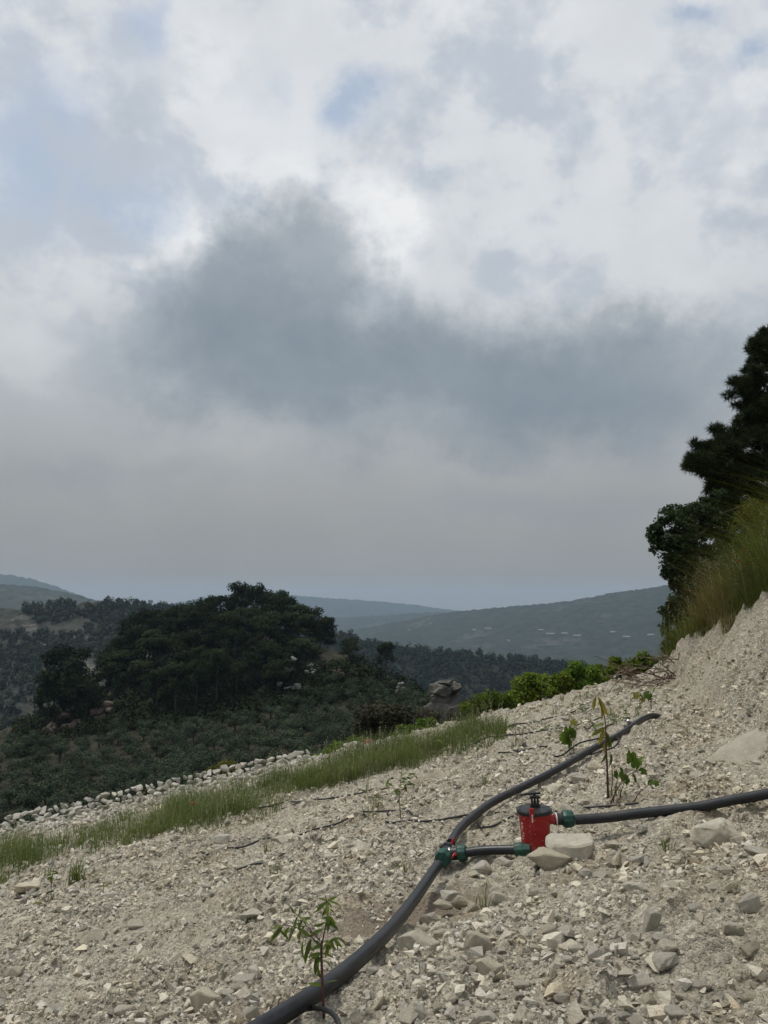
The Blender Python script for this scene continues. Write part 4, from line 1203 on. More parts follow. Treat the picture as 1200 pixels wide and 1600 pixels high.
shrub(352, 1208, 52, 40, 'yellow green bush beyond the right end of the stone wall', 'yshrub', 2, Y=34, per=420, size=0.10, nclump=12)
row = [(692, 1130, 62, 44, 'shrub', 26), (740, 1112, 62, 48, 'vine', 22), (782, 1100, 60, 50, 'vine', 19), (833, 1080, 70, 58, 'vine', 16.5), (870, 1074, 46, 50, 'vine', 16.2), (905, 1064, 60, 56, 'vine', 16.4),
       (945, 1056, 54, 46, 'vine', 16.5), (980, 1046, 54, 48, 'vine', 16.8), (1008, 1040, 50, 50, 'vine', 17.2)]
row += [(668, 1122, 40, 34, 'shrub', 40), (728, 1106, 34, 30, 'shrub', 38)]
names = ['greyish low bush between the rock tower and the terrace', 'low bright green bush right of the rock tower', 'spreading bright green bush at the terrace corner', 'tallest bright green bush of the row behind the terrace',
         'small dense bush right of the tallest bright green bush', 'broad leafy bush in the middle of the green row', 'low leafy bush right of the middle of the green row', 'bushy green shrub near the right end of the row', 'upright green bush beside the dead branches', 'dark bush at the left foot of the rock tower', 'dark bush at the right foot of the rock tower']
for i, ((px, py, w, h, mt, Y), lb) in enumerate(zip(row, names)):
    shrub(px, py, w, h, lb, mt, 30 + i, Y=Y, per=380, size=0.07, group='bushes along the far edge of the terrace')
low = [(455, 1206, 46, 22), (492, 1193, 48, 28), (530, 1179, 46, 32), (558, 1165, 40, 34), (640, 1146, 46, 32), (672, 1136, 40, 28)]
lown = ['small green bush nearest the stone wall along the edge', 'low green bush second from the wall along the edge', 'low green bush third from the wall along the edge', 'green bush left of the small red object', 'green bush right of the large dark bush', 'green bush just left of the greyish bush']
for i, ((px, py, w, h), lb) in enumerate(zip(low, lown)):
    shrub(px, py, w, h, lb, 'vine', 50 + i, Y=15.2 + i * 0.5, per=260, size=0.06, group='low bushes beyond the terrace edge')

# small rounded red thing at the edge
p = at(575, 1163, 15.0)
rb = empty('red_tub', (p[0], p[1], p[2] - 0.12)); tag(rb, 'small rounded dull red object at the terrace edge below the dark bush', 'container')
b = MB(); b.lathe([(0.10, 0.0), (0.125, 0.02), (0.13, 0.10), (0.12, 0.16), (0.09, 0.20), (0.03, 0.215)], (0, 0, 0), (0.25, -0.1, 1), 20)
obj('shell', b.mesh('shell', M['redobj']), rb)
b = MB(); b.lathe([(0.133, 0.05), (0.137, 0.055), (0.137, 0.07), (0.133, 0.075)], (0, 0, 0), (0.25, -0.1, 1), 20)
obj('rim', b.mesh('rim', M['redobj']), rb)

# ------------------------------------------------------------------ right-hand trees above the bank
def big_tree(name, label, base, clumps, kind, seed, cat='tree'):
    r = np.random.default_rng(seed)
    base = np.array(base); root = empty(name, tuple(base)); tag(root, label, cat)
    C, R = [], []
    for (px, py, rx, ry, Y) in clumps:
        c = at(px, py, Y); k = Y / F
        nsub = 6 + int(rx / 4)
        for j in range(nsub):
            d = r.normal(size=3); d /= np.linalg.norm(d); q = r.random() ** 0.5
            C.append(c + d * np.array([rx * k, rx * k * 1.1, ry * k]) * q * 0.95 - base)
            s_ = r.uniform(0.14, 0.34) if kind == 'pine' else r.uniform(0.22, 0.42)
            R.append([rx * k * s_, rx * k * s_, ry * k * s_ * 0.8])
    C, R = np.array(C), np.maximum(np.array(R), 0.085)
    if kind == 'pine': v, f, a = tufts(C, R, 58, 0.135, r, 6, 0.055)
    else: v, f, a = leaf_quads(C, R, 120, 0.066, r, 0.62)
    obj('crown', mesh_np('crown', v, f, M['pine_near' if kind == 'pine' else 'oak'], attr=a), root)
    top = max(C[:, 2]); cx, cy_ = np.mean(C[:, 0]), np.mean(C[:, 1])
    tb = MB(); trunk = [np.array([0, 0, -0.4]), np.array([cx * 0.1, cy_ * 0.1, top * 0.25]), np.array([cx * 0.25, cy_ * 0.25, top * 0.6]), np.array([cx * 0.3, cy_ * 0.3, top * 0.92])]
    tr = smooth_path(trunk, 0.25); rd = np.linspace(0.15 if kind == 'pine' else 0.09, 0.02, len(tr))
    tb.tube(tr, rd, 9)
    obj('trunk', tb.mesh('trunk', M['bark']), root)
    lb = MB()
    for c in C[::2]:
        i = min(range(len(tr)), key=lambda q: abs(tr[q][2] - (c[2] - 0.35 * np.hypot(c[0] - tr[q][0], c[1] - tr[q][1]))))
        s0 = tr[i]; m_ = (s0 + c) / 2 + np.array([r.normal() * 0.08, r.normal() * 0.08, -0.05])
        lb.tube(smooth_path([s0, m_, c], 0.2), np.linspace(0.028, 0.006, len(smooth_path([s0, m_, c], 0.2))), 5)
    obj('limb', lb.mesh('limb', M['bark']), root)
bx, by = 9.6, 17.0
big_tree('pine_tree', 'tall dark pine at the right edge above the bank', (bx, by, float(H(bx, by))),
         [(1205, 560, 34, 46, 16.6), (1188, 548, 22, 34, 16.6), (1100, 722, 30, 22, 15.9), (1100, 700, 18, 16, 16.2), (1172, 655, 30, 30, 16.4), (1186, 592, 28, 28, 16.5), (1125, 705, 26, 22, 16.1), (1195, 535, 16, 26, 16.6), (1185, 740, 44, 40, 16.4), (1150, 735, 44, 30, 16.2), (1200, 680, 40, 40, 16.5), (1180, 820, 60, 50, 16.2), (1205, 600, 40, 60, 16.6), (1160, 612, 24, 24, 16.5), (1180, 630, 40, 40, 16.4), (1140, 690, 36, 34, 16.2), (1112, 735, 38, 26, 16.0), (1085, 725, 16, 10, 15.9), (1170, 700, 50, 44, 16.5), (1170, 770, 56, 44, 16.3), (1130, 765, 30, 24, 16.2),
          (1215, 640, 60, 60, 16.8), (1225, 740, 70, 70, 16.9), (1290, 520, 70, 70, 16.8), (1300, 640, 90, 80, 17.0), (1310, 780, 110, 90, 17.0), (1280, 470, 40, 50, 16.8), (1310, 400, 50, 70, 16.9), (1215, 840, 60, 50, 16.6), (1130, 800, 36, 26, 15.9), (1160, 850, 40, 36, 16.0)], 'pine', 5)
bx, by = 6.1, 15.0
big_tree('oak_tree', 'dark leafy small tree at the top of the bank left of the pine', (bx, by, float(H(bx, by))),
         [(1048, 835, 34, 34, 15.0), (1038, 850, 22, 30, 14.9), (1070, 805, 34, 24, 15.1), (1100, 815, 36, 30, 15.2), (1080, 865, 40, 36, 15.0), (1115, 870, 44, 50, 15.3), (1065, 905, 26, 26, 14.8), (1150, 850, 40, 50, 15.5),
          (1050, 868, 30, 30, 15.0), (1090, 840, 40, 36, 15.4), (1140, 820, 40, 40, 15.8), (1075, 925, 26, 34, 14.9), (1095, 900, 40, 30, 15.2), (1060, 895, 26, 24, 14.9), (1030, 838, 16, 24, 14.9), (1150, 890, 40, 40, 15.6), (1110, 790, 40, 26, 15.6), (1055, 960, 20, 30, 14.6), (1060, 1010, 24, 20, 14.5), (1105, 985, 36, 40, 14.9), (1075, 950, 28, 36, 14.8), (1100, 945, 34, 50, 15.0), (1062, 985, 26, 26, 14.7), (1090, 1000, 28, 28, 14.8), (1080, 1022, 20, 16, 14.7), (1130, 930, 40, 50, 15.3), (1170, 920, 40, 50, 15.4)], 'oak', 6)

shrub(1185, 830, 90, 110, 'pale wispy bush under the pine at the right edge', 'yshrub', 61, Y=13.2, per=200, size=0.05, aspect=0.35, nclump=22)
shrub(1130, 905, 80, 80, 'dense green bush between the leafy tree and the bank grass', 'shrub', 62, Y=13.0, per=240, size=0.05, nclump=20)
shrub(1215, 880, 110, 110, 'green bush above the bank cut off by the right edge', 'vine', 63, Y=12.4, per=240, size=0.05, aspect=0.4, nclump=26)

# ------------------------------------------------------------------ grass
def blades(base, h, lean, wid, rng, seg3=True):
    n = len(base)
    an = rng.random(n) * 6.283
    dirv = np.stack([np.cos(an), np.sin(an), 0 * an], -1); side = np.stack([-np.sin(an), np.cos(an), 0 * an], -1)
    L = lean * (0.3 + rng.random(n))
    h = h[:, None]; wd = (wid * (0.6 + 0.8 * rng.random(n)))[:, None]; L = L[:, None]
    up = np.array([0, 0, 1.0])
    m_ = base + up * h * 0.55 + dirv * h * L * 0.35; t = base + up * h * (1 - 0.25 * L) + dirv * h * L
    v = np.stack([base - side * wd, base + side * wd, m_ + side * wd * 0.75, m_ - side * wd * 0.75, t], 1)
    o = (np.arange(n) * 5)[:, None]
    q = o + np.array([[0, 1, 2, 3]]); tr = o + np.array([[3, 2, 4]])
    return v.reshape(-1, 3), [q, tr], np.repeat(rng.random(n), 5)
rg = np.random.default_rng(77)
GPOLY = [(-40, 1350), (60, 1322), (150, 1300), (250, 1275), (350, 1246), (450, 1222), (550, 1190), (650, 1160), (740, 1140), (790, 1140), (795, 1170), (720, 1188), (640, 1205), (560, 1222), (450, 1262), (380, 1285), (300, 1305), (200, 1330), (100, 1350), (40, 1368), (-40, 1385)]
n = 420000
x = -8.5 + rg.random(n) * 11.5; y = 7.0 + rg.random(n) * 7
px, py = proj(x, y, H(x, y))
cl = fbm(x * 1.6, y * 1.6, 4, 12)
k = in_poly(px, py + 14 * fbm(x * 2.3, y * 2.3, 3, 6), GPOLY) & (rg.random(n) < np.clip(0.60 + 1.7 * cl, 0.22, 1) * 0.50)
x, y = x[k], y[k]; cl = cl[k]
P = np.stack([x, y, HF(x, y) - 0.02], -1)
hh = (0.13 + 0.30 * rg.random(len(x)) ** 1.6) * (0.85 + 0.6 * np.clip(cl, -0.5, 0.8))
print('grass blades', len(P))
v, f, a = blades(P, hh, 0.75, 0.0026, rg)
a = np.clip(0.55 * a + 0.75 * np.repeat(vn(x * 3.1, y * 3.1, 14) * vn(x * 0.8, y * 0.8, 15), 5), 0, 1)
tag(obj('grass', mesh_np('grass', v, f, M['grass'], attr=a)), 'strip of green grass and weeds along the lower side of the terrace', 'grass', kind='stuff')
# dry stalks with pale heads rising out of the strip
m_ = rg.choice(len(P), 700, replace=False); B = P[m_]; V_, T_ = [], []; off = 0
for b_ in B:
    h = rg.uniform(0.22, 0.52); ln = rg.normal(size=2) * 0.10 * h
    tip = b_ + np.array([ln[0], ln[1], h]); w = 0.0020
    V_ += [b_ - [w, 0, 0], b_ + [w, 0, 0], tip]; T_ += [[off, off + 1, off + 2]]; off += 3
    if rg.random() < 0.6:
        for j in range(5):
            c = b_ + (tip - b_) * (0.78 + 0.24 * j / 5) + rg.normal(size=3) * 0.008
            d = np.array([rg.normal() * 0.4, rg.normal() * 0.4, 0.7]) * 0.022; s_ = np.array([0.0045, 0, 0])
            V_ += [c - s_, c + s_, c + d]; T_ += [[off, off + 1, off + 2]]; off += 3
tag(obj('dry_stalks', mesh_np('dry_stalks', np.array(V_), np.array(T_), M['seed'], attr=rg.random(off))), 'dry pale stalks and seed heads standing in the grass strip', 'grass', kind='stuff')
# thin weeds scattered over the rubble
n = 700
wx = -6 + rg.random(n) * 10; wy = 4.2 + rg.random(n) * 9
k = clear_of(wx, wy, 0.05) & (wy < Ye(wx) - 0.2) & (bank(wx, wy)[1] < -0.1) & (rg.random(n) < np.clip(0.10 + 0.9 * sst(6, 11, wy) * vn(wx * 0.9, wy * 0.9, 5), 0, 1))
wx, wy = wx[k], wy[k]
V_, Q_, T_, A_ = [], [], [], []; off = 0
per = 16
bs = np.repeat(np.stack([wx, wy, HF(wx, wy) - 0.01], -1), per, 0) + np.c_[rg.normal(size=(len(wx) * per, 2)) * 0.025, np.zeros(len(wx) * per)]
v, f, a = blades(bs, np.repeat(0.06 + 0.16 * rg.random(len(wx)), per) * (0.5 + 0.7 * rg.random(len(bs))), 0.7, 0.0026, rg)
tag(obj('thin_weeds', mesh_np('thin_weeds', v, f, M['grass'], attr=a)), 'thin weeds sprouting here and there from the rubble', 'weeds', kind='stuff')

# tall grass on top of the bank
n = 130000
x = 3.2 + rg.random(n) * 6.5; y = 6.0 + rg.random(n) * 8.0
_, t, wdt = bank(x, y)
e_ = t - wdt + 0.10 * fbm(x * 3, y * 3, 3, 2)
k = (e_ > 0.0) & (x / y < 0.62) & (rg.random(n) < np.clip(0.75 + 1.2 * fbm(x * 1.1, y * 1.1, 3, 4), 0.1, 1))
x, y, e_ = x[k], y[k], e_[k]
P = np.stack([x, y, HF(x, y) - 0.03], -1)
px, py = proj(P[:, 0], P[:, 1], P[:, 2])
dry = np.exp(-(((px - 1125) / 34) ** 2 + ((py - 990) / 30) ** 2)) * 0.8 > rg.random(len(x))
hh = (0.28 + 0.50 * rg.random(len(x)) ** 1.2) * (1 + 0.35 * sst(0.42, 0.5, x / y)) * (0.6 + 0.6 * sst(0.0, 0.5, e_)) * (0.8 + 0.5 * vn(x * 1.5, y * 1.5, 8)) * (0.55 + 0.9 * vn(x * 5.5, y * 5.5, 9))
print('bank blades', len(P))
v, f, a = blades(P[~dry], hh[~dry], 0.95, 0.0034, rg)
a = np.clip(0.6 * a + 0.6 * np.repeat(vn(x[~dry] * 3.5, y[~dry] * 3.5, 16), 5) - 0.1, 0, 1)
tag(obj('bank_grass', mesh_np('bank_grass', v, f, M['bankgrass'], attr=a)), 'tall green grass hanging over the top of the cut bank', 'grass', kind='stuff')
v, f, a = blades(P[dry], hh[dry] * 1.05, 1.0, 0.0032, rg)
tag(obj('dry_grass', mesh_np('dry_grass', v, f, M['drygrass'], attr=a)), 'tuft of dry straw coloured grass amid the bank grass', 'grass', kind='stuff')
# oat stalks with pale seed heads
n = 260
sx_ = []
for _ in range(4000):
    q = rg.integers(0, len(P))
    if P[q, 0] / P[q, 1] > 0.36: sx_.append(q)
    if len(sx_) >= n: break
B = P[sx_]
V_, T_, A_ = [], [], []
off = 0
for b_ in B:
    h = rg.uniform(0.55, 1.0); ln = rg.normal(size=2) * 0.12 * h
    tip = b_ + np.array([ln[0], ln[1], h]); m_ = (b_ + tip) / 2 - np.array([ln[0], ln[1], 0]) * 0.2
    w = 0.0022
    V_ += [b_ - [w, 0, 0], b_ + [w, 0, 0], m_ + [w, 0, 0], m_ - [w, 0, 0], tip]
    T_ += [[off, off + 1, off + 2], [off, off + 2, off + 3], [off + 3, off + 2, off + 4]]; off += 5
    for j in range(9):
        c = m_ + (tip - m_) * (0.45 + 0.6 * j / 9) + rg.normal(size=3) * 0.012
        d = np.array([rg.normal() * 0.4, rg.normal() * 0.4, 0.6]); d = d / np.linalg.norm(d) * 0.035
        s_ = np.array([0.006, 0, 0])
        V_ += [c - s_, c + s_, c + d]; T_ += [[off, off + 1, off + 2]]; off += 3
tag(obj('seed_stalks', mesh_np('seed_stalks', np.array(V_), np.array(T_), M['seed'], attr=rg.random(off))), 'pale seed heads of wild oats standing above the bank grass', 'grass', kind='stuff')
#@@PART3
#@@PART3
# ------------------------------------------------------------------ small buildings far across the valley
def far_building(px, py, wm, dm, hm_, label, Hd, group):
    X, Y, Z, S = Hd['X'], Hd['Y'], Hd['Z'], Hd['S']
    a, b = proj(X, Y, Z)
    d = (a - px) ** 2 + (b - py) ** 2 + np.where(S < 0, 0, 1e6)
    i = np.unravel_index(np.argmin(d), d.shape)
    o = empty('far_building', (float(X[i]), float(Y[i]), float(Z[i]) - 2), (0, 0, random.uniform(-0.3, 0.3)))
    tag(o, label, 'building', group)
    m = MB(); m.box((0, 0, hm_ / 2), wm, dm, hm_); obj('wall', m.mesh('wall', M['pale_wall'], False), o)
    m = MB(); h2_ = hm_ * 1.45
    m.add([(-wm * .52, -dm * .55, hm_ + .05), (wm * .52, -dm * .55, hm_ + .05), (wm * .52, dm * .55, hm_ + .05), (-wm * .52, dm * .55, hm_ + .05), (-wm * .5, 0, h2_), (wm * .5, 0, h2_)],
          [(0, 1, 5, 4), (2, 3, 4, 5), (1, 2, 5), (3, 0, 4), (3, 2, 1, 0)])
    obj('roof', m.mesh('roof', M['pale_roof'], False), o)
M['pale_wall'] = simple('pale_render', (0.26, 0.25, 0.235), 0.8, 0.1, 0.2)
M['pale_roof'] = simple('pale_sheet_roof', (0.24, 0.23, 0.215), 0.7, 0.15, 0.2)
for k, (px, py, w_) in enumerate([(742, 985, 26), (762, 983, 40), (846, 986, 22), (862, 992, 40), (884, 989, 56), (902, 995, 26), (958, 988, 30), (978, 994, 36), (1016, 991, 26), (672, 974, 18), (640, 986, 16), (795, 1002, 16)]):
    far_building(px, py, w_ * random.uniform(0.35, 0.7), 12, 3.5, 'pale low building far off below the long hazy ridge', HR, 'far pale buildings across the valley')

# ------------------------------------------------------------------ irrigation pipes
PR = 0.033
def ground_path(pix, off, dz=None, lift=None):
    P_ = G([p[0] for p in pix], [p[1] for p in pix], off)
    if lift is not None: P_[:, 2] += np.array(lift)
    return [p for p in P_]
def world_mesh(mb, root, name, mat, **kw):
    L = np.array(root.location)
    mb.v = [q - L for q in mb.v]
    return obj(name, mb.mesh(name, mat, **kw), root)
def pipe_obj(name, pts, rad, label, cat, mat, seg=16, step=0.04, group=None):
    path = smooth_path(pts, step)
    b = MB(); b.tube(path, rad, seg)
    o = empty(name, tuple(path[0])) if False else None
    c = np.array(path[0]); b.v = [q - c for q in b.v]
    o = obj(name, b.mesh(name, mat), None, tuple(c))
    return tag(o, label, cat, group)
gp = lambda px, py, off=PR: G1(px, py, off)
TEE = gp(697, 1334, PIPE_OFF)
low_path = ground_path(LOWPIX, PIPE_OFF)
# the run nearest the camera is seen a little thicker: it lies on the rise of the ground
pipe_obj('water_pipe', low_path, PR, 'thick black water pipe running from the bottom of the photo up to the tee', 'pipe', M['pipe'])
up_path = ground_path(UPPIX, PIPE_OFF); up_path[-1][2] -= 0.06; up_path.append(up_path[-1] + (up_path[-1] - up_path[-2]) * 1.2 - np.array([0, 0, 0.14]))
pipe_obj('water_pipe', up_path, PR, 'thick grey black water pipe running from the tee up to the foot of the bank', 'pipe', M['pipe'])

FB = G1(838, 1331)                                   # foot of the filter
FB = np.array([FB[0], FB[1], FB[2]])
fk = (FB[1] * CP + (FB[2] - CAMZ) * SP) / F          # metres per pixel here
out0 = np.array([FB[0] + 0.262, FB[1], FB[2] + 0.205])
OP = [out0, at(950, 1281, out0[1] - 0.02), at(1010, 1277, out0[1] - 0.06), at(1080, 1270, out0[1] - 0.12), at(1140, 1264, out0[1] - 0.16), at(1200, 1258, out0[1] - 0.2), at(1290, 1246, out0[1] - 0.25), at(1400, 1225, out0[1] - 0.3)]
OP = np.array(smooth_path(OP, 0.06))
OP[:, 2] = np.maximum(OP[:, 2], np.convolve(np.pad(HF(OP[:, 0], OP[:, 1]), 10, mode='edge'), np.ones(21) / 21, 'valid') + PR * 0.9 + 0.03 * (np.arange(len(OP)) > 3))
_s = np.linspace(0, 1, len(OP)); _w = np.ones(len(OP)); _w[:3] = 40; _need = OP[:, 2].copy(); OP[:, 2] = np.polyval(np.polyfit(_s, _need, 2, w=_w), _s); OP[:, 2] += max(0.0, float(np.max((_need - OP[:, 2])[4:]))) * np.minimum(1, _s / 0.25) * 0.9
OP = list(OP[::3]) + [OP[-1] + np.array([0.05, 0, 0])]
pipe_obj('water_pipe', OP, PR, 'thick black water pipe leaving the red filter to the right', 'pipe', M['pipe'])
inl = np.array([FB[0] - 0.075, FB[1] - 0.06, FB[2] + 0.035])
rt_dir = inl - TEE; rt_dir /= np.linalg.norm(rt_dir)
sp_path = [TEE + rt_dir * 0.13, (TEE * 0.5 + inl * 0.5) + np.array([0, 0, 0.008]), inl - rt_dir * 0.05]
pipe_obj('water_pipe', sp_path, PR * 0.92, 'short black pipe linking the tee to the red filter', 'pipe', M['pipe'])

# ------------------------------------------------------------------ tee joint with valves
tee = empty('pipe_tee', tuple(TEE)); tag(tee, 'tee joint with green nuts and red valve levers joining three pipes', 'pipe fitting')
dl = np.array(low_path[-1]) - TEE; dl /= np.linalg.norm(dl)
du = np.array(up_path[0]) - TEE; du /= np.linalg.norm(du)
def tl(prof, d, mat, name, ribs=0, rib=0.0, parent=tee, o=None, seg=32):
    b = MB(); b.lathe(prof, tuple(TEE if o is None else o), tuple(d), seg, ribs, rib)
    return world_mesh(b, tee, name, mat)
tl([(0.02, -0.045), (0.043, -0.04), (0.043, 0.05), (0.02, 0.055)], du, M['blackpl'], 'body')
tl([(0.036, 0.0), (0.041, 0.002), (0.041, 0.035), (0.036, 0.037)], dl, M['metal'], 'metal_collar')
tl([(0.041, 0.037), (0.050, 0.041), (0.054, 0.055), (0.053, 0.095), (0.045, 0.118), (0.036, 0.12)], dl, M['green_nut'], 'compression_nut', 16, 0.004)
tl([(0.043, 0.05), (0.052, 0.054), (0.053, 0.085), (0.046, 0.105), (0.036, 0.107)], du, M['blackpl'], 'compression_nut', 16, 0.004)
tl([(0.03, 0.0), (0.040, 0.02), (0.040, 0.036), (0.03, 0.038)], rt_dir, M['metal'], 'metal_collar')
tl([(0.034, 0.038), (0.044, 0.042), (0.044, 0.085), (0.038, 0.088)], rt_dir, M['blackpl'], 'valve_body')
tl([(0.041, 0.088), (0.050, 0.092), (0.052, 0.115), (0.043, 0.145), (0.034, 0.147)], rt_dir, M['green_nut'], 'compression_nut', 16, 0.004)
def lever(o, d, length, nm='valve_lever'):
    d = np.array(d, float); d /= np.linalg.norm(d)
    b = MB(); b.tube([tuple(o), tuple(o + d * length * 0.25 + np.array([0, 0, 0.008])), tuple(o + d * length)], [0.006, 0.007, 0.0075], 8)
    b.lathe([(0.010, -0.012), (0.012, 0.0), (0.008, 0.008)], tuple(o), (0, 0, 1), 12)
    return world_mesh(b, tee, nm, M['redpl'])
lever(TEE + du * 0.06 + np.array([0.03, 0.0, 0.03]), (0.25, 0.1, 1.0), 0.055)
lever(TEE + rt_dir * 0.065 + np.array([0, -0.042, 0.01]), (-0.75, -0.3, -0.75), 0.075)
b = MB(); b.lathe([(0.008, 0), (0.012, 0.01), (0.012, 0.035), (0.006, 0.04)], tuple(TEE + du * 0.06 + np.array([0.02, -0.02, 0.015])), (0.6, -0.4, 0.6), 12)
world_mesh(b, tee, 'metal_stub', M['metal'])

# ------------------------------------------------------------------ red filter
fil = empty('water_filter', tuple(FB), (0.0, -0.03, 0)); tag(fil, 'red cylindrical water filter with black lid and screw handle', 'water filter')
fil.rotation_euler = (0.02, -0.035, 0)
def fpart(b, name, mat, parent=fil, **kw): return obj(name, b.mesh(name, mat, **kw), parent)
b = MB(); b.lathe([(0.080, -0.03), (0.088, -0.02), (0.090, 0.0), (0.0925, 0.03), (0.1035, 0.235), (0.106, 0.243), (0.110, 0.246), (0.110, 0.256)], (0, 0, 0), (0, 0, 1), 40)
body = fpart(b, 'body', M['red'])
b = MB(); b.lathe([(0.104, 0.254), (0.116, 0.257), (0.1175, 0.262), (0.1175, 0.276), (0.114, 0.281), (0.095, 0.284), (0.040, 0.291), (0.01, 0.292)], (0, 0, 0), (0, 0, 1), 44)
lid = fpart(b, 'lid', M['blackpl'])
b = MB()
for sx in (-1, 1):
    b.box((0.008 + sx * 0.019, 0, 0.325), 0.012, 0.030, 0.078)
b.box((0.008, 0, 0.355), 0.066, 0.034, 0.016)
b.box((0.008, 0, 0.300), 0.062, 0.036, 0.020)
br = fpart(b, 'clamp_bracket', M['blackpl'], smooth=False, bevel=0.002)
b = MB(); b.lathe([(0.008, 0.285), (0.0085, 0.37), (0.013, 0.372), (0.013, 0.385), (0.006, 0.389)], (0.008, 0, 0), (0, 0, 1), 14)
obj('clamp_screw', b.mesh('clamp_screw', M['blackpl']), br)
b = MB(); b.tube([(-0.088, -0.02, 0.377), (-0.02, -0.004, 0.379), (0.05, 0.012, 0.375)], [0.0075, 0.009, 0.0075], 10)
obj('screw_handle', b.mesh('screw_handle', M['blackpl']), br)
b = MB(); b.box((-0.036, -0.1045, 0.215), 0.030, 0.013, 0.16, Euler((0.045, 0.0, 0.06)).to_matrix()); b.box((-0.036, -0.112, 0.288), 0.030, 0.014, 0.05, Euler((-0.02, 0.0, 0.06)).to_matrix())
lv = fpart(b, 'clamp_lever', M['red'], smooth=False, bevel=0.003)
b = MB(); b.box((-0.036, -0.1205, 0.25), 0.008, 0.003, 0.05, Euler((0.0, 0.0, 0.06)).to_matrix())
obj('slot', b.mesh('slot', M['whitepl'], False), lv)
b = MB(); b.box((-0.03, -0.1015, 0.145), 0.026, 0.004, 0.004); b.box((-0.03, -0.1018, 0.156), 0.018, 0.004, 0.003)
obj('bracket_mark', b.mesh('bracket_mark', M['whitepl'], False), lv)
for z_ in (0.012, 0.232):
    b = MB(); rz_ = 0.0905 + z_ / 0.235 * 0.0130; b.lathe([(rz_, z_ - 0.004), (rz_ + 0.0025, z_ - 0.002), (rz_ + 0.0025, z_ + 0.002), (rz_, z_ + 0.004)], (0, 0, 0), (0, 0, 1), 40)
    obj('weld_bead', b.mesh('weld_bead', M['red']), body)
for k in range(8):
    a2 = k * math.pi / 4 + 0.2; b = MB(); b.lathe([(0.006, 0.279), (0.006, 0.286), (0.003, 0.288)], (0.1 * math.cos(a2), 0.1 * math.sin(a2), 0), (0, 0, 1), 6)
    obj('lid_bolt', b.mesh('lid_bolt', M['blackpl']), lid)
# worn white lettering running up the left side (too worn to read)
lt = MB(); rl = random.Random(4)
for k in range(9):
    z = 0.10 + k * 0.0125; an = math.radians(205 + rl.uniform(-1, 1))
    rr0 = 0.0925 + (z - 0.03) / 0.205 * 0.011 + 0.0006
    for j in range(3):
        a2 = an + (j - 1) * 0.075
        if rl.random() < 0.68:
            lt.box((rr0 * math.cos(a2), rr0 * math.sin(a2), z), 0.0012, rl.uniform(0.003, 0.009), rl.uniform(0.002, 0.008), Euler((0, 0, a2)).to_matrix())
obj('worn_lettering', lt.mesh('worn_lettering', M['whitepl'], False), body)
X1 = (1, 0, 0)
def xo(prof, name, mat, par=fil, ribs=0, rib=0.0, seg=32):
    b = MB(); b.lathe(prof, (0, 0, 0.205), X1, seg, ribs, rib); return obj(name, b.mesh(name, mat), par)
ol = xo([(0.030, 0.08), (0.030, 0.128), (0.035, 0.131), (0.035, 0.139)], 'outlet', M['red'])
xo([(0.036, 0.139), (0.042, 0.140), (0.042, 0.147), (0.036, 0.148)], 'seal_ring', M['whitepl'], ol)
xo([(0.034, 0.148), (0.0385, 0.150), (0.0385, 0.188), (0.034, 0.190)], 'coupling', M['blackpl'], ol)
xo([(0.040, 0.186), (0.047, 0.190), (0.053, 0.206), (0.053, 0.232), (0.046, 0.258), (0.036, 0.262)], 'compression_nut', M['green_nut'], ol, 18, 0.004, 36)
ib = MB(); o_ = inl - FB
ib.lathe([(0.034, -0.075), (0.046, -0.07), (0.048, -0.035), (0.040, -0.01), (0.034, 0.03)], tuple(o_), tuple(rt_dir), 32, 16, 0.003)
fpart(ib, 'inlet_nut', M['green_nut'])

# clear crumpled plastic beside the filter
pm_, T, p_, o_ = mat_new('clear_crumpled_plastic')
p_.inputs['Base Color'].default_value = (0.75, 0.76, 0.76, 1); p_.inputs['Roughness'].default_value = 0.22; p_.inputs['Transmission Weight'].default_value = 0.45; p_.inputs['IOR'].default_value = 1.2
M['clear'] = pm_
bm = bmesh.new(); bmesh.ops.create_icosphere(bm, subdivisions=3, radius=0.5)
for v_ in bm.verts:
    c = v_.co
    v_.co = c * (1 + 0.35 * fbm(np.array([c.x * 5]), np.array([c.y * 5 + c.z * 6]), 3, 2)[0])
me = bpy.data.meshes.new('plastic_scrap'); bm.to_mesh(me); bm.free(); me.materials.append(M['clear'])
sp_ = at(869, 1312, FB[1] - 0.02)
tag(obj('plastic_scrap', me, None, tuple(sp_), (0.3, 0.4, 0), (0.055, 0.05, 0.10)), 'crumpled clear plastic stuck between filter and boulder', 'plastic')

# ------------------------------------------------------------------ drip hoses
def hose(pix, label, rad=0.0085, lift=None, name='drip_hose'):
    pts = np.array(smooth_path(ground_path(pix, rad + 0.04, lift=lift), 0.03))
    up_ = np.interp(np.linspace(0, 1, len(pts)), np.linspace(0, 1, len(pix)), lift) if lift is not None else np.zeros(len(pts))
    zt = HF(pts[:, 0], pts[:, 1])
    zp = np.pad(zt, 1, mode='edge'); zt = np.maximum.reduce([zp[:-2], zp[1:-1], zp[2:]]); zt = np.convolve(np.pad(zt, 3, mode='edge'), np.ones(7) / 7, 'valid')
    pts[:, 2] = zt + rad * 0.9 + np.maximum(up_, -0.012)
    pts = list(pts[::2])
    return pipe_obj(name, pts, rad, label, 'hose', M['hose'], 8, 0.03, 'drip hoses on the terrace')
hose([(312, 1333), (350, 1322), (400, 1312), (445, 1305), (480, 1298), (525, 1287), (558, 1274), (575, 1267), (600, 1262), (628, 1264), (645, 1268), (652, 1276)], 'long thin hose climbing from the grass to the loop of the middle sapling')
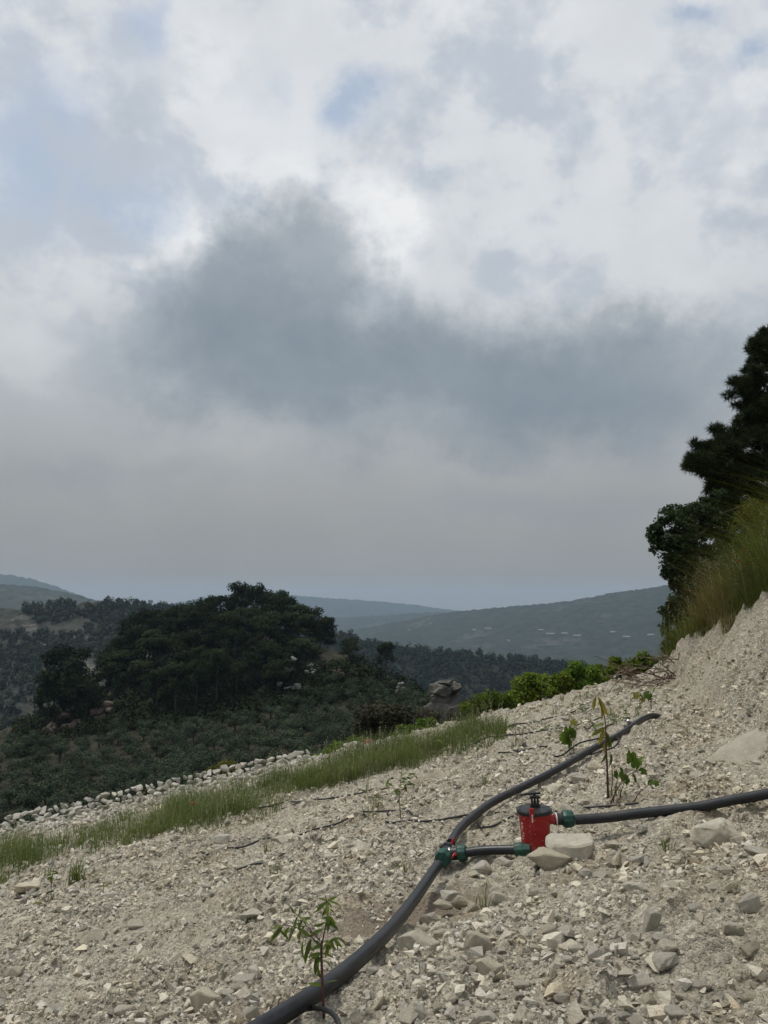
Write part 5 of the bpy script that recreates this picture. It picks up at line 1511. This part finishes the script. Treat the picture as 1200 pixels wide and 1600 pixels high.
hose([(560, 1270), (580, 1276), (610, 1280), (640, 1283), (655, 1285), (678, 1281), (700, 1274), (725, 1267), (742, 1264)], 'thin hose from the loop of the middle sapling to the thick pipe')
hose([(746, 1283), (756, 1291), (775, 1291), (798, 1284), (820, 1278), (855, 1268), (885, 1260), (920, 1255), (960, 1251), (1004, 1248)], 'thin hose passing behind the red filter with a cut open end')
hose([(385, 1269), (420, 1262), (455, 1254), (500, 1248), (540, 1240), (565, 1234), (590, 1228)], 'thin hose skirting the lower edge of the grass strip')
hose([(440, 1262), (460, 1256), (480, 1251)], 'short hose piece doubled beside the hose along the grass')
hose([(862, 1186), (880, 1180), (905, 1171), (930, 1164), (955, 1158), (966, 1160), (966, 1165), (955, 1171), (930, 1178), (905, 1183), (888, 1187)], 'thin hose looping round the upper thick pipe', lift=[0, 0, .03, .07, .07, .03, .0, .0, .02, .0, 0])
hose([(912, 1135), (935, 1143), (958, 1134), (975, 1125), (985, 1118)], 'thin hose arching beside the far coupling', lift=[0, .06, .03, .02, 0])
hose([(778, 1176), (800, 1172), (825, 1168), (860, 1160)], 'thin hose beneath the black plastic clump')
hose([(716, 1166), (760, 1158), (800, 1148), (850, 1136), (900, 1128), (945, 1118)], 'thin far hose running along the middle of the terrace')
hose([(745, 1142), (800, 1134), (860, 1120), (910, 1110), (960, 1098)], 'farthest thin hose along the back of the terrace')
hose([(22, 1404), (45, 1399), (72, 1393)], 'short hose piece nearest the big pale stone at left')
hose([(48, 1400), (70, 1392), (92, 1385)], 'short hose piece crossing behind the small left seedling')
hose([(370, 1362), (395, 1356), (420, 1351)], 'half buried hose scrap in the left rubble', lift=[-.012, 0.0, -.012])
hose([(436, 1588), (455, 1580), (480, 1578), (508, 1583), (528, 1594), (530, 1606), (505, 1612), (470, 1612)], 'thin hose ring around the nearest sapling', lift=[0, .02, .03, .03, .02, 0, 0, 0])
# black plastic clumps
for (px, py, w, lb) in [(634, 1252, 0.045, 'left crumpled black plastic tie by the middle sapling'), (648, 1249, 0.04, 'right crumpled black plastic tie by the middle sapling'), (608, 1272, 0.04, 'black plastic emitter on the hose loop'),
                        (822, 1166, 0.075, 'black plastic clump beyond the middle of the terrace'), (867, 1184, 0.05, 'black plastic plug at the lower end of the looping hose')]:
    g = G1(px, py, 0.02)
    bm = bmesh.new(); bmesh.ops.create_icosphere(bm, subdivisions=2, radius=1)
    for v_ in bm.verts: v_.co *= 1 + 0.7 * fbm(np.array([v_.co.x * 2 + px]), np.array([v_.co.y * 2 + v_.co.z * 2.3]), 3, 5)[0]
    me = bpy.data.meshes.new('black_plastic'); bm.to_mesh(me); bm.free(); me.materials.append(M['blackpl'])
    tag(obj('black_plastic', me, None, tuple(g), (0.2, 0.3, px), (w * 0.8, w * 0.6, w * 0.6)), lb, 'plastic')
# compression coupling on the upper pipe
cpt = gp(984, 1139, PR + 0.02); cd = np.array(gp(1000, 1127, PR + 0.02)) - cpt
cr_ = empty('pipe_coupling', tuple(cpt)); tag(cr_, 'black and grey coupling on the far end of the upper pipe', 'pipe fitting')
b = MB(); b.lathe([(0.04, -0.07), (0.05, -0.06), (0.05, 0.06), (0.04, 0.07)], (0, 0, 0), tuple(cd), 24, 12, 0.004); obj('nut', b.mesh('nut', M['blackpl']), cr_)
b = MB(); b.lathe([(0.012, 0.0), (0.018, 0.01), (0.018, 0.06), (0.01, 0.065)], (0, 0, 0.045), (-0.4, -0.2, 1), 12); obj('stub', b.mesh('stub', M['metal']), cr_)

# ------------------------------------------------------------------ saplings: every leaf a piece of its own
def leaf_mesh(kind, mat, seed):
    r = random.Random(seed)
    if kind == 'narrow':
        n = 6; v, f = [], []
        for i in range(n + 1):
            t = i / n; w = 0.13 * math.sin(math.pi * min(1, t * 0.96 + 0.03)) ** 0.8; z = -0.35 * t * t
            v += [(-w, t, z + 0.25 * w), (0, t, z), (w, t, z + 0.25 * w)]
        for i in range(n):
            a = i * 3; f += [(a, a + 1, a + 4, a + 3), (a + 1, a + 2, a + 5, a + 4)]
    else:
        # lobed leaf: centre fan with five lobes
        v = [(0, 0.35, 0.03)]; ang = []
        for k in range(30):
            a = -math.pi / 2 + 2 * math.pi * k / 30
            lob = 0.36 + 0.13 * abs(math.cos(2.5 * (a - math.pi / 2))) + 0.03 * math.sin(11 * a) - (0.22 if k == 0 else 0)
            x, y = lob * math.cos(a) * 1.05, 0.38 + lob * math.sin(a)
            v.append((x, y, -0.18 * (x * x + (y - .3) ** 2) * 2 + r.uniform(-.015, .015)))
        f = [(0, 1 + k, 1 + (k + 1) % 30) for k in range(30)]
    me = bpy.data.meshes.new('leaf'); me.from_pydata(v, [], f)
    at_ = me.attributes.new('rnd', 'FLOAT', 'POINT'); c = r.random(); at_.data.foreach_set('value', [min(1, max(0, c + r.uniform(-.1, .1))) for _ in v])
    for p in me.polygons: p.use_smooth = True
    me.materials.append(mat)
    return me
LM = {('narrow', m): [leaf_mesh('narrow', M[m], i) for i in range(5)] for m in ('peach', 'yleaf')}
LM.update({('lobed', m): [leaf_mesh('lobed', M[m], i) for i in range(5)] for m in ('lobed', 'yleaf')})
def place_leaf(root, p, d, length, kind, mat, rl):
    """leaf with its stalk end at p pointing along d"""
    d = Vector(d).normalized()
    nrm = Vector((rl.gauss(0, .5), rl.gauss(-0.5, .4), rl.gauss(0.8, .3))); nrm = (nrm - d * nrm.dot(d)).normalized()
    x = d.cross(nrm); Mx = Matrix((x, d, nrm)).transposed()
    o = obj('leaf', rl.choice(LM[(kind, mat)]), root, Vector(p) - Vector(root.location), Mx.to_euler(), length)
    return o
def sapling(label, base, stems, leaves, mat='redstem', seed=1, name='sapling', rad=0.005, n_auto=0, auto=None):
    """stems and leaves given as pixels at the sapling's own distance"""
    rl = random.Random(seed)
    g = G1(*base, full=True); Y0 = g[1]
    root = empty(name, tuple(g)); tag(root, label, 'sapling')
    paths = []
    for (pix, r0, r1) in stems:
        yy = Y0
        pts = []
        for i, (a, b_) in enumerate(pix):
            pts.append(at(a, b_, yy)); yy += rl.uniform(-0.012, 0.012)
        if pix[0] == base: pts[0] = g - np.array([0, 0, 0.03])
        pa = smooth_path(pts, 0.02); paths.append(pa)
        b = MB(); b.tube(pa, np.linspace(r0, r1, len(pa)), 6); b.v = [q - g for q in b.v]
        obj('stem', b.mesh('stem', M[mat]), root)
    k = Y0 / F
    for (px, py, dx_, dy_, lpx, kind, lm) in leaves:
        p = at(px, py, Y0 + rl.uniform(-0.03, 0.03))
        place_leaf(root, p, (dx_, rl.uniform(-0.5, 0.5), -dy_), lpx * k * (0.8 if kind == 'lobed' else 1.0), kind, lm, rl)
    if auto:
        kind, lm, n_auto, lpx, lo, hi, drop = auto
        for i in range(n_auto):
            pa = rl.choice(paths); t = rl.uniform(lo, hi); p = pa[int(t * (len(pa) - 1))]
            an = rl.uniform(0, 6.28)
            place_leaf(root, p, (math.cos(an), math.sin(an), rl.uniform(-drop, 0.5)), lpx * k * rl.uniform(0.7, 1.25), kind, lm, rl)
    return root
sapling('young sapling with narrow drooping leaves beside the pipe at the bottom', (507, 1598),
        [([(507, 1598), (504, 1540), (502, 1490), (503, 1470)], 0.0062, 0.0045), ([(503, 1475), (509, 1445), (512, 1420), (508, 1398)], 0.0032, 0.0012),
         ([(502, 1482), (485, 1462), (465, 1450), (440, 1446), (428, 1462)], 0.0026, 0.001), ([(500, 1470), (478, 1445), (460, 1425)], 0.0018, 0.0008), ([(503, 1486), (515, 1470), (530, 1466)], 0.002, 0.0008)],
        [(500, 1486, -.5, .8, 26, 'narrow', 'peach'), (498, 1490, -.25, 1, 30, 'narrow', 'peach'), (494, 1480, -.6, .9, 26, 'narrow', 'peach'), (486, 1466, -.3, 1, 28, 'narrow', 'peach'), (478, 1460, -.5, .8, 24, 'narrow', 'peach'),
         (470, 1455, -.4, .9, 24, 'narrow', 'peach'), (462, 1450, -.6, .7, 22, 'narrow', 'peach'), (452, 1448, -.5, .8, 22, 'narrow', 'peach'), (442, 1447, -.7, .8, 22, 'narrow', 'peach'), (434, 1452, -.6, 1, 20, 'narrow', 'peach'),
         (505, 1470, .8, .3, 24, 'narrow', 'peach'), (515, 1470, .6, .8, 26, 'narrow', 'peach'), (522, 1468, .5, .9, 28, 'narrow', 'peach'), (530, 1467, .6, .5, 22, 'narrow', 'peach'), (506, 1452, -.8, .2, 24, 'narrow', 'peach'), (508, 1440, -.7, .5, 26, 'narrow', 'peach'),
         (511, 1430, .6, .5, 20, 'narrow', 'peach'), (505, 1500, .7, .4, 20, 'narrow', 'peach'), (497, 1500, -.1, 1, 30, 'narrow', 'peach'), (482, 1478, -.3, 1, 24, 'narrow', 'peach'), (474, 1470, -.2, 1, 26, 'narrow', 'peach'),
         (512, 1415, .5, -.5, 14, 'narrow', 'peach'), (510, 1408, -.5, -.4, 14, 'narrow', 'peach'), (460, 1428, -.3, -.8, 14, 'narrow', 'peach'), (466, 1432, .3, -.8, 14, 'narrow', 'peach')], seed=3,
        auto=('narrow', 'peach', 44, 20, 0.45, 1.0, 0.9))
sapling('tall fig like sapling with yellow drooping top leaves behind the filter', (950, 1254),
        [([(950, 1254), (949, 1210), (947, 1165), (946, 1130), (942, 1112), (935, 1090)], 0.010, 0.003), ([(953, 1258), (957, 1215), (953, 1175)], 0.005, 0.002), ([(946, 1150), (925, 1140), (914, 1132)], 0.003, 0.0015)],
        [(934, 1086, .1, 1, 26, 'narrow', 'yleaf'), (936, 1090, .3, 1, 30, 'narrow', 'yleaf'), (931, 1088, -.3, 1, 22, 'narrow', 'yleaf'), (938, 1096, .4, 1, 26, 'narrow', 'yleaf'), (940, 1104, .2, 1, 22, 'narrow', 'yleaf'),
         (946, 1130, -.8, .1, 22, 'narrow', 'peach'), (946, 1136, -.7, .4, 24, 'narrow', 'yleaf'), (946, 1142, .2, 1, 26, 'narrow', 'peach'), (944, 1138, -.3, .9, 26, 'narrow', 'yleaf'), (948, 1150, .3, .9, 24, 'narrow', 'peach'), (946, 1160, -.2, 1, 24, 'narrow', 'yleaf'), (955, 1178, .2, 1, 20, 'narrow', 'peach'), (947, 1176, -.3, 1, 18, 'narrow', 'peach')],
        seed=4)
sapling('low sapling with big lobed leaves leaning right beside the tall sapling', (948, 1262),
        [([(948, 1262), (965, 1232), (980, 1212), (998, 1204)], 0.006, 0.002), ([(958, 1255), (962, 1230), (966, 1212)], 0.004, 0.002), ([(968, 1250), (972, 1232), (976, 1222)], 0.004, 0.002)],
        [(984, 1196, .2, -1, 32, 'lobed', 'lobed'), (992, 1200, .3, -.6, 30, 'lobed', 'lobed'), (988, 1188, -.1, -1, 26, 'lobed', 'lobed'), (990, 1208, .2, .6, 24, 'lobed', 'lobed'), (974, 1216, -.2, -.9, 26, 'lobed', 'lobed'), (976, 1222, .4, -.4, 22, 'lobed', 'lobed'),
         (962, 1232, -.5, .2, 16, 'lobed', 'yleaf'), (966, 1214, -.4, -.6, 16, 'lobed', 'lobed'), (976, 1236, .3, .4, 14, 'lobed', 'yleaf'), (1000, 1206, .9, -.2, 18, 'lobed', 'lobed')], seed=5)
sapling('thin stick seedling slanting right of the lobed sapling', (985, 1256),
        [([(985, 1256), (998, 1240), (1012, 1228), (1026, 1216)], 0.0045, 0.0015)], [(1014, 1226, .4, -.6, 16, 'lobed', 'lobed'), (1010, 1228, -.4, -.5, 14, 'lobed', 'lobed'), (1022, 1222, .5, .3, 12, 'lobed', 'lobed')], seed=6)
sapling('small sapling with one clump of broad green leaves by the upper pipe', (890, 1183),
        [([(890, 1183), (890, 1165), (887, 1150)], 0.005, 0.002), ([(897, 1178), (895, 1155), (893, 1140)], 0.004, 0.0015)],
        [(886, 1146, -.3, .9, 26, 'lobed', 'lobed'), (888, 1150, .2, 1, 26, 'lobed', 'lobed'), (884, 1140, -.5, .4, 24, 'lobed', 'lobed'), (892, 1140, .4, .6, 22, 'lobed', 'lobed'), (888, 1136, 0, .5, 22, 'lobed', 'lobed'), (895, 1134, .2, -.9, 16, 'lobed', 'yleaf')], seed=7)
sapling('thin feathery sapling inside the hose loop near the grass', (627, 1280),
        [([(627, 1280), (624, 1250), (626, 1220), (630, 1192)], 0.006, 0.002), ([(624, 1250), (612, 1225), (606, 1205)], 0.003, 0.001), ([(625, 1238), (642, 1218), (652, 1206)], 0.003, 0.001)], [], 'twig', 8, auto=('narrow', 'peach', 34, 13, 0.3, 1.0, 0.5))
sapling('bare thin sapling beyond the grass strip near the far hose', (806, 1172),
        [([(806, 1172), (806, 1150), (804, 1125)], 0.007, 0.002), ([(806, 1152), (797, 1138), (794, 1126)], 0.003, 0.001)], [], 'twig', 9, auto=('narrow', 'peach', 16, 10, 0.4, 1.0, 0.5))
sapling('left one of two yellowish saplings below the dead branches', (1000, 1112),
        [([(1000, 1112), (1000, 1096), (998, 1082)], 0.007, 0.002)], [(998, 1084, -.5, .4, 16, 'lobed', 'yleaf'), (1000, 1084, .5, .3, 16, 'lobed', 'lobed'), (998, 1088, -.4, -.3, 14, 'lobed', 'lobed'), (1001, 1090, .5, .6, 12, 'lobed', 'yleaf')], seed=10)
sapling('right one of two yellowish saplings below the dead branches', (1017, 1108),
        [([(1017, 1108), (1017, 1092), (1016, 1080)], 0.007, 0.002)], [(1016, 1082, -.5, .4, 18, 'lobed', 'lobed'), (1018, 1084, .5, .3, 18, 'lobed', 'yleaf'), (1016, 1086, -.4, .8, 14, 'lobed', 'lobed'), (1019, 1080, .3, -.6, 12, 'lobed', 'lobed')], seed=11)
sapling('dark thin sapling beside the far pipe coupling', (974, 1132),
        [([(974, 1132), (975, 1118), (974, 1100)], 0.006, 0.002)], [], 'twig', 12, auto=('narrow', 'peach', 14, 9, 0.3, 1.0, 0.5))
sapling('tiny dark seedling over the short hose pieces at far left', (79, 1389),
        [([(79, 1389), (81, 1374), (84, 1358)], 0.006, 0.003)], [], 'redstem', 13, auto=('narrow', 'peach', 14, 10, 0.5, 1.0, 0.4))
for k, (px, py, h) in enumerate([(745, 1190, 40), (690, 1185, 34), (850, 1150, 26), (905, 1120, 24), (160, 1400, 30), (60, 1420, 26)]):
    lbs = ['spindly seedling at the right end of the grass strip', 'spindly seedling in front of the grass strip middle', 'spindly seedling between the two far hoses', 'spindly seedling near the back edge of the terrace', 'dry spindly seedling in the left rubble below the grass', 'dry spindly seedling left of the flat topped stone']
    sapling(lbs[k], (px, py), [([(px, py), (px + 2, py - h * .5), (px - 1, py - h)], 0.004, 0.0012), ([(px + 1, py - h * .4), (px + 8, py - h * .7)], 0.002, 0.001)], [], 'twig', 20 + k, auto=('narrow', 'peach' if k < 4 else 'yleaf', 10, 8, 0.4, 1.0, 0.3))
# weed tuft below the grass strip
g = G1(120, 1384, full=True)
wt = empty('weed_tuft', tuple(g)); tag(wt, 'green weed tuft standing apart just below the left grass', 'weed')
bs = np.c_[rg.normal(size=(90, 2)) * 0.035, np.zeros(90)]
v, f, a = blades(bs, 0.10 + 0.22 * rg.random(90), 0.55, 0.004, rg)
obj('blades', mesh_np('blades', v, f, M['grass'], attr=a), wt)

# ------------------------------------------------------------------ dead branches at the foot of the bank
g0 = G1(1040, 1068)
bp = empty('brush_pile', tuple(g0)); tag(bp, 'pile of dead grey and reddish branches where terrace meets bank', 'branches')
rb_ = random.Random(9)
for k in range(34):
    a = at(rb_.uniform(985, 1072), rb_.uniform(1044, 1080), g0[1] + rb_.uniform(-0.5, 0.5)); an = rb_.uniform(-0.6, 0.9); L = rb_.uniform(0.25, 0.7)
    d = np.array([-math.cos(an), rb_.uniform(-.4, .4), math.sin(an) * 0.6])
    a[2] = max(a[2], float(H(a[0], a[1])) - 0.02)
    pts = smooth_path([a, a + d * L * 0.5 + np.array([0, 0, rb_.uniform(-.03, .06)]), a + d * L + np.array([0, 0, rb_.uniform(-.1, .05)])], 0.08)
    b = MB(); b.tube(pts, np.linspace(rb_.uniform(0.008, 0.014), 0.003, len(pts)), 5)
    for j in range(3):
        q = pts[rb_.randrange(1, len(pts))]; b.tube([tuple(q), tuple(q + np.array([rb_.uniform(-.12, .12), rb_.uniform(-.1, .1), rb_.uniform(-.03, .12)]))], [0.005, 0.002], 4)
    world_mesh(b, bp, 'branch', M['redtwig'] if k % 4 == 0 else M['twig'])
r = np.random.default_rng(3)
c = np.array([at(1055 + r.normal() * 10, 1062 + r.normal() * 8, g0[1] + r.normal() * 0.2) for _ in range(14)]) - g0
v, f, a = leaf_quads(c, np.full((14, 3), 0.09), 40, 0.05, r, 0.4)
obj('dry_leaves', mesh_np('dry_leaves', v, f, M['redtwig']), bp)

# ------------------------------------------------------------------ poppies
def poppy(px, py, Y, h, label):
    p = at(px, py, Y); z0 = p[2] - h
    root = empty('poppy', (p[0], p[1], z0)); tag(root, label, 'flower')
    b = MB(); b.tube([(0, 0, -0.05), (0.01, 0, h * 0.5), (0, 0, h)], [0.0025, 0.002, 0.0015], 5); obj('stem', b.mesh('stem', M['peach']), root)
    for k in range(4):
        a = k * 1.57; b = MB(); w = 0.022
        v = []; f = []
        for i in range(4):
            for j in range(5):
                t = i / 3; s_ = (j / 4 - 0.5) * 1.7 * (0.3 + t)
                rr1 = 0.004 + 0.024 * t
                v.append((rr1 * math.cos(a + s_), rr1 * math.sin(a + s_), h + 0.028 * t * t + 0.004 * math.cos(9 * s_)))
        for i in range(3):
            for j in range(4): f.append((i * 5 + j, i * 5 + j + 1, i * 5 + j + 6, i * 5 + j + 5))
        b.add(v, f); obj('petal', b.mesh('petal', M['poppy']), root)
gq = G1(300, 1285); poppy(300, 1258, float(gq[1]), 0.28, 'single red poppy in the left part of the grass strip')
for (px, py, Y, lb) in [(1164, 860, 10.6, 'upper red poppy in the grass above the bank'), (1154, 879, 10.4, 'lower left red poppy in the grass above the bank'), (1166, 881, 10.5, 'lower right red poppy in the grass above the bank')]:
    p = at(px, py, Y); poppy(px, py, Y, max(0.3, p[2] - float(H(p[0], p[1]))), lb)
print('done')
